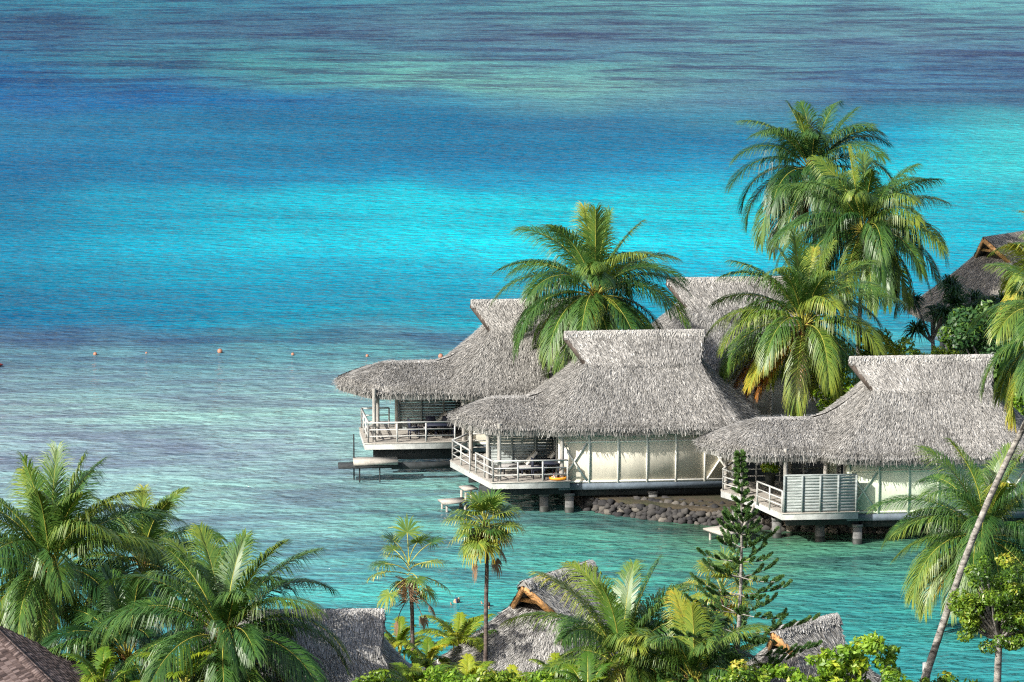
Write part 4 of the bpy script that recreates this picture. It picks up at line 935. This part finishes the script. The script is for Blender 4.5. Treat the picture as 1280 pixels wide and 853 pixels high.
def pandanus(label, u, v, Y, rad, n, seed, bz=.72):
    global rng
    keep = rng; rng = np.random.default_rng(seed); c = at_dist(u, v, Y); o = np.array((c[0], c[1], bz)); root = thing('pandanus_tree', label, 'pandanus', tuple(o), 0, 'spiky pandanus trees')
    mb = MB(); mb.tube([(0, 0, 0), (.1, 0, (c[2] - bz) * .6), (0, 0, c[2] - bz - .2)], [.14, .11, .08], 8)
    H = []
    for i in range(5):
        d = np.array((math.cos(i * 1.3) * .8, math.sin(i * 1.3) * .5, rng.uniform(-.5, .5))) * rad; H.append(c - o + d); mb.tube([(0, 0, (c[2] - bz) * .7), (c - o + d) * np.array((.8, .8, .97)), c - o + d], [.08, .06, .05], 6)
    mb.build('trunk', 'trunk', root, True); mb = MB()
    for h in H:
        m = n; D = unit(rng.normal(size=(m, 3)) + np.array((0, 0, .45))); P = np.tile(h, (m, 1)); sd_ = unit(np.cross(D, rng.normal(size=(m, 3)))) * .035; L = rng.uniform(.5, .9, (m, 1)) * rad * .8; p1 = P + D * L * .6; p2 = p1 + unit(D + np.array((0, 0, -1.))) * L * .5
        r = np.clip(rng.normal(.35, .2, m), 0, 1); mb.quads(np.stack([P - sd_, P + sd_, p1 + sd_, p1 - sd_], 1), r); mb.quads(np.stack([p1 - sd_, p1 + sd_, p2 + sd_ * .2, p2 - sd_ * .2], 1), r)
    mb.build('crown', 'dark_leaf', root); rng = keep
pandanus('spiky pandanus against the far right roof, under its gable', 1212, 368, 219, 1.5, 120, 3)
pandanus('dark spiky pandanus over the left end of the far right bungalow wall', 1165, 395, 218, 1.5, 130, 4)
pandanus('shaggy pandanus hanging over the eave of the far right bungalow', 1245, 392, 220, 1.6, 120, 5)
# areca clumps at the bottom
def areca(label, u, v, Y, n, L, tone, seed, bz=None, spread=.5, top=85, low=20):
    global rng
    keep = rng; rng = np.random.default_rng(seed); c = at_dist(u, v, Y); bz = c[2] - 1.6 if bz is None else bz; o = np.array((c[0], c[1], bz)); root = thing('areca_palm', label, 'palm clump', tuple(o), 0, 'feathery areca palm clumps')
    for i in range(n):
        q = i / (n - 1); az = i * 2.39996; b = np.array((math.sin(az), math.cos(az), 0)) * spread * q; h = c[2] - bz - rng.uniform(0, .5); mb = MB()
        if i % 4 == 0: mb.tube([b, b + np.array((0, 0, h))], .03, 6, .5, 1)
        frond_mesh(mb, b + np.array((0, 0, h)), az, R(top - (top - low) * q + rng.normal(0, 6)), L * rng.uniform(.8, 1.1), R(70), tone + rng.normal(0, .12), nl=44, ll=1.5, hang=.45, lw=.045, tip_tone=.1); mb.build('frond', ['areca_leaf', 'rachis'], root)
    rng = keep
AR = [(575, 800, 153, 14, 1.9, .52, 'pale green areca clump left of the garden bungalow with the orange-brown gable'),
      (535, 826, 148, 12, 1.6, .5, 'yellowish areca clump beside the trunk of the sparse fan palm'),
      (500, 808, 150, 10, 1.4, .5, 'yellow areca fronds at the right end of the large grey roof'),
      (520, 858, 142, 16, 1.6, .35, 'green areca clump at the bottom edge under the sparse fan palm'),
      (585, 856, 143, 16, 1.5, .55, 'bright areca clump at the bottom edge below the tall slim fan palm'),
      (640, 866, 141, 16, 1.4, .62, 'golden yellow areca clump at the bottom edge, centre'),
      (695, 850, 144, 14, 1.4, .5, 'lime areca clump in front of the gabled garden bungalow'),
      (735, 858, 139, 14, 1.5, .3, 'dark green areca clump under the leafy centre palm'),
      (845, 850, 150, 14, 2.0, .4, 'light areca clump left of the pine foot'),
      (905, 838, 147, 14, 2.0, .45, 'areca clump around the foot of the pine'),
      (395, 800, 147, 12, 1.8, .42, 'pale areca fronds showing above the large grey roof between palms'),
      (232, 850, 139, 12, 1.8, .4, 'areca clump low between the two large lower left palms'),
      (128, 850, 139, 12, 1.8, .3, 'dim areca clump beside the brown shingled roof')]
for i, (u, v, Y, n, L, tn, lb) in enumerate(AR): areca(lb, u, v, Y, n, L, tn, 200 + i, low=0 if v > 820 else 20)
for i, (u, v, Y, R3, tn, lb) in enumerate([(470, 862, 140, (1.3, .8, .7), .45, 'fresh green shrub at the bottom edge below the end of the large grey roof'),
        (555, 862, 139, (1.3, .8, .7), .5, 'fresh green shrub at the bottom edge left of the tall slim fan palm'),
        (612, 858, 138, (1.0, .8, .6), .55, 'bright shrub at the bottom edge at the foot of the tall slim fan palm'),
        (672, 862, 138, (1.2, .8, .7), .4, 'leafy shrub at the bottom edge under the gabled garden bungalow'),
        (935, 856, 137, (1.3, .8, .8), .5, 'fresh green shrub at the bottom edge beside the foot of the pine'),
        (1115, 868, 136, (1.0, .8, .8), .4, 'green shrub in the bottom edge between the yellow-green shrub and the leaning trunk')]):
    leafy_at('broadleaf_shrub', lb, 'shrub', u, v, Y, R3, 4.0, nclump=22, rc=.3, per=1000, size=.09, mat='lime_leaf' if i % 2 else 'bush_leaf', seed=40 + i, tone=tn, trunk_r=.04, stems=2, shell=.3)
# ground cover
def cover(name, xs, ys, n, zf, size, mat, tone, seed):
    global rng
    keep = rng; rng = np.random.default_rng(seed); mb = MB(); C = [(rng.uniform(*xs), rng.uniform(*ys)) for _ in range(n)]
    leaf_cloud(mb, [(x, y, zf(x, y) + rng.uniform(0, .3)) for x, y in C], rng.uniform(.4, .8, n), 160, size, tone, flat=.7); o = mb.build(name, mat); rng = keep
    return tag(o, kind='stuff')
tag(cover('undergrowth', (-24, 24), (136, 158), 420, lambda x, y: 1.3 + (158 - y) * .07, .12, 'bush_leaf', .35, 1), 'tangled green undergrowth on the near shore', 'undergrowth')
tag(cover('undergrowth', (17, 40), (198, 222), 260, lambda x, y: .9, .14, 'dark_leaf', .5, 2), 'green undergrowth between the far bungalows', 'undergrowth')

# ------------------------------------------------------------------ small things
G_BU = 'round mooring buoys in a line'
for i, (u, v, r, lb) in enumerate([(119, 443, .16, 'dull dark-stained buoy, leftmost of the round ones'), (183, 441, .09, 'tiny dark buoy, second from the left'), (275, 440, .21, 'largest orange-pink round buoy out on the open water'),
                                   (366, 443, .13, 'small orange buoy between the largest one and the porch tip of thatch'), (459, 445, .13, 'small buoy just above the left porch thatch'), (551, 446, .20, 'buoy standing out right behind the ridge of the left porch roof')]):
    p = on_level(u, v, .05); r *= .72; t = thing('mooring_buoy', lb, 'buoy', (p[0], p[1], 0), 0, G_BU); mb = MB(); mb.ball((0, 0, r * .55), (r, r, r), 14, 10); mb.build('float', 'buoy', t, True)
    mb = MB(); mb.tube([(0, 0, r * 1.4), (0, 0, r * 1.75)], r * .14, 6); mb.build('ring', 'gable_dark', t)
p = on_level(4, 457, .1); t = thing('kayak', 'small red boat cut by the left edge', 'boat', (p[0] - 1.0, p[1], 0), R(8)); mb = MB()
xs = np.linspace(-1.4, 1.0, 13); A = []
for x in xs:
    k = max(.04, 1 - ((x + .2) / 1.22) ** 4 if abs((x + .2) / 1.22) < 1 else .04); A.append([(x, math.cos(a) * .32 * k, .12 + math.sin(a) * .18 * k) for a in np.linspace(0, 2 * math.pi, 12, endpoint=False)])
loft_body(mb, np.array(A)); mb.build('hull', 'red_plastic', t, True); mb = MB(); mb.ball((.3, 0, .36), (.14, .14, .16), 10, 7); mb.build('float', 'buoy', t, True)
def swimmer(label, u, v, rz, snork=True):
    p = on_level(u, v, .1); o = thing('person', label, 'person', (p[0], p[1], -.72), rz, 'snorkellers in the lagoon'); o.rotation_euler = (0, R(-80), rz)
    mb = MB(); A = []
    for x, w_, h in ((-.95, .05, .03), (-.6, .11, .05), (-.2, .16, .08), (.1, .19, .1), (.4, .23, .11), (.55, .16, .1), (.62, .07, .07), (.68, .10, .12), (.8, .11, .13), (.9, .06, .06)):
        A.append([(x, math.cos(a) * w_, .03 + math.sin(a) * h) for a in np.linspace(0, 2 * math.pi, 12, endpoint=False)])
    loft_body(mb, np.array(A))
    for s in (-1, 1): mb.tube([(.45, s * .2, .03), (.6, s * .45, 0), (.85, s * .5, -.03)], [.05, .04, .03], 8); mb.tube([(-.3, s * .08, .02), (-.8, s * .1, 0), (-1.15, s * .12, -.03)], [.08, .06, .04], 8)
    b = mb.build('body', 'skin', o, True); mb = MB(); A = [[(x, math.cos(a) * w_, .035 + math.sin(a) * h) for a in np.linspace(0, 2 * math.pi, 12, endpoint=False)] for x, w_, h in ((-.35, .16, .09), (0, .19, .115), (.35, .24, .125), (.5, .2, .12))]
    loft_body(mb, np.array(A)); mb.build('swimsuit', 'swimsuit', o, True); mb = MB(); mb.ball((.8, 0, .09), (.12, .115, .115), 10, 7); mb.build('hair', 'gable_dark', o, True)
    if snork: mb = MB(); mb.tube([(.70, .1, .1), (.85, .13, .12), (1.08, .13, .1)], .014, 6); mb.build('snorkel', 'swimsuit', o)
swimmer('snorkeller in dark blue swimming left of the tall fan palm trunk', 573, 751, R(160)); swimmer('snorkeller farther right, beyond the tall fan palm trunk', 611, 755, R(200), False)
t = thing('potted_plant', 'leafy plant in a dark pot on the porch of the nearest bungalow', 'potted plant', world_of(b3, (-6.9, 1.4, 1.71))); mb = MB(); mb.tube([(0, 0, 0), (0, 0, .35), (0, 0, .62)], [.18, .24, .27], 12); mb.build('pot', 'pot', t, True)
mb = MB(); leaf_cloud(mb, [(0, 0, 1.0), (.2, 0, .9), (-.2, .1, .95)], [.35, .25, .25], 1200, .1, .6); mb.build('foliage', 'lime_leaf', t)
p = at_dist(1158, 842, 150); t = thing('mooring_post', 'short pale weathered post beside the leaning trunk at the bottom edge', 'post', (p[0], p[1], -.5)); mb = MB(); mb.tube([(0, 0, 0), (0, 0, p[2] + .9)], .15, 12); mb.build('pole', 'deck_paint', t)
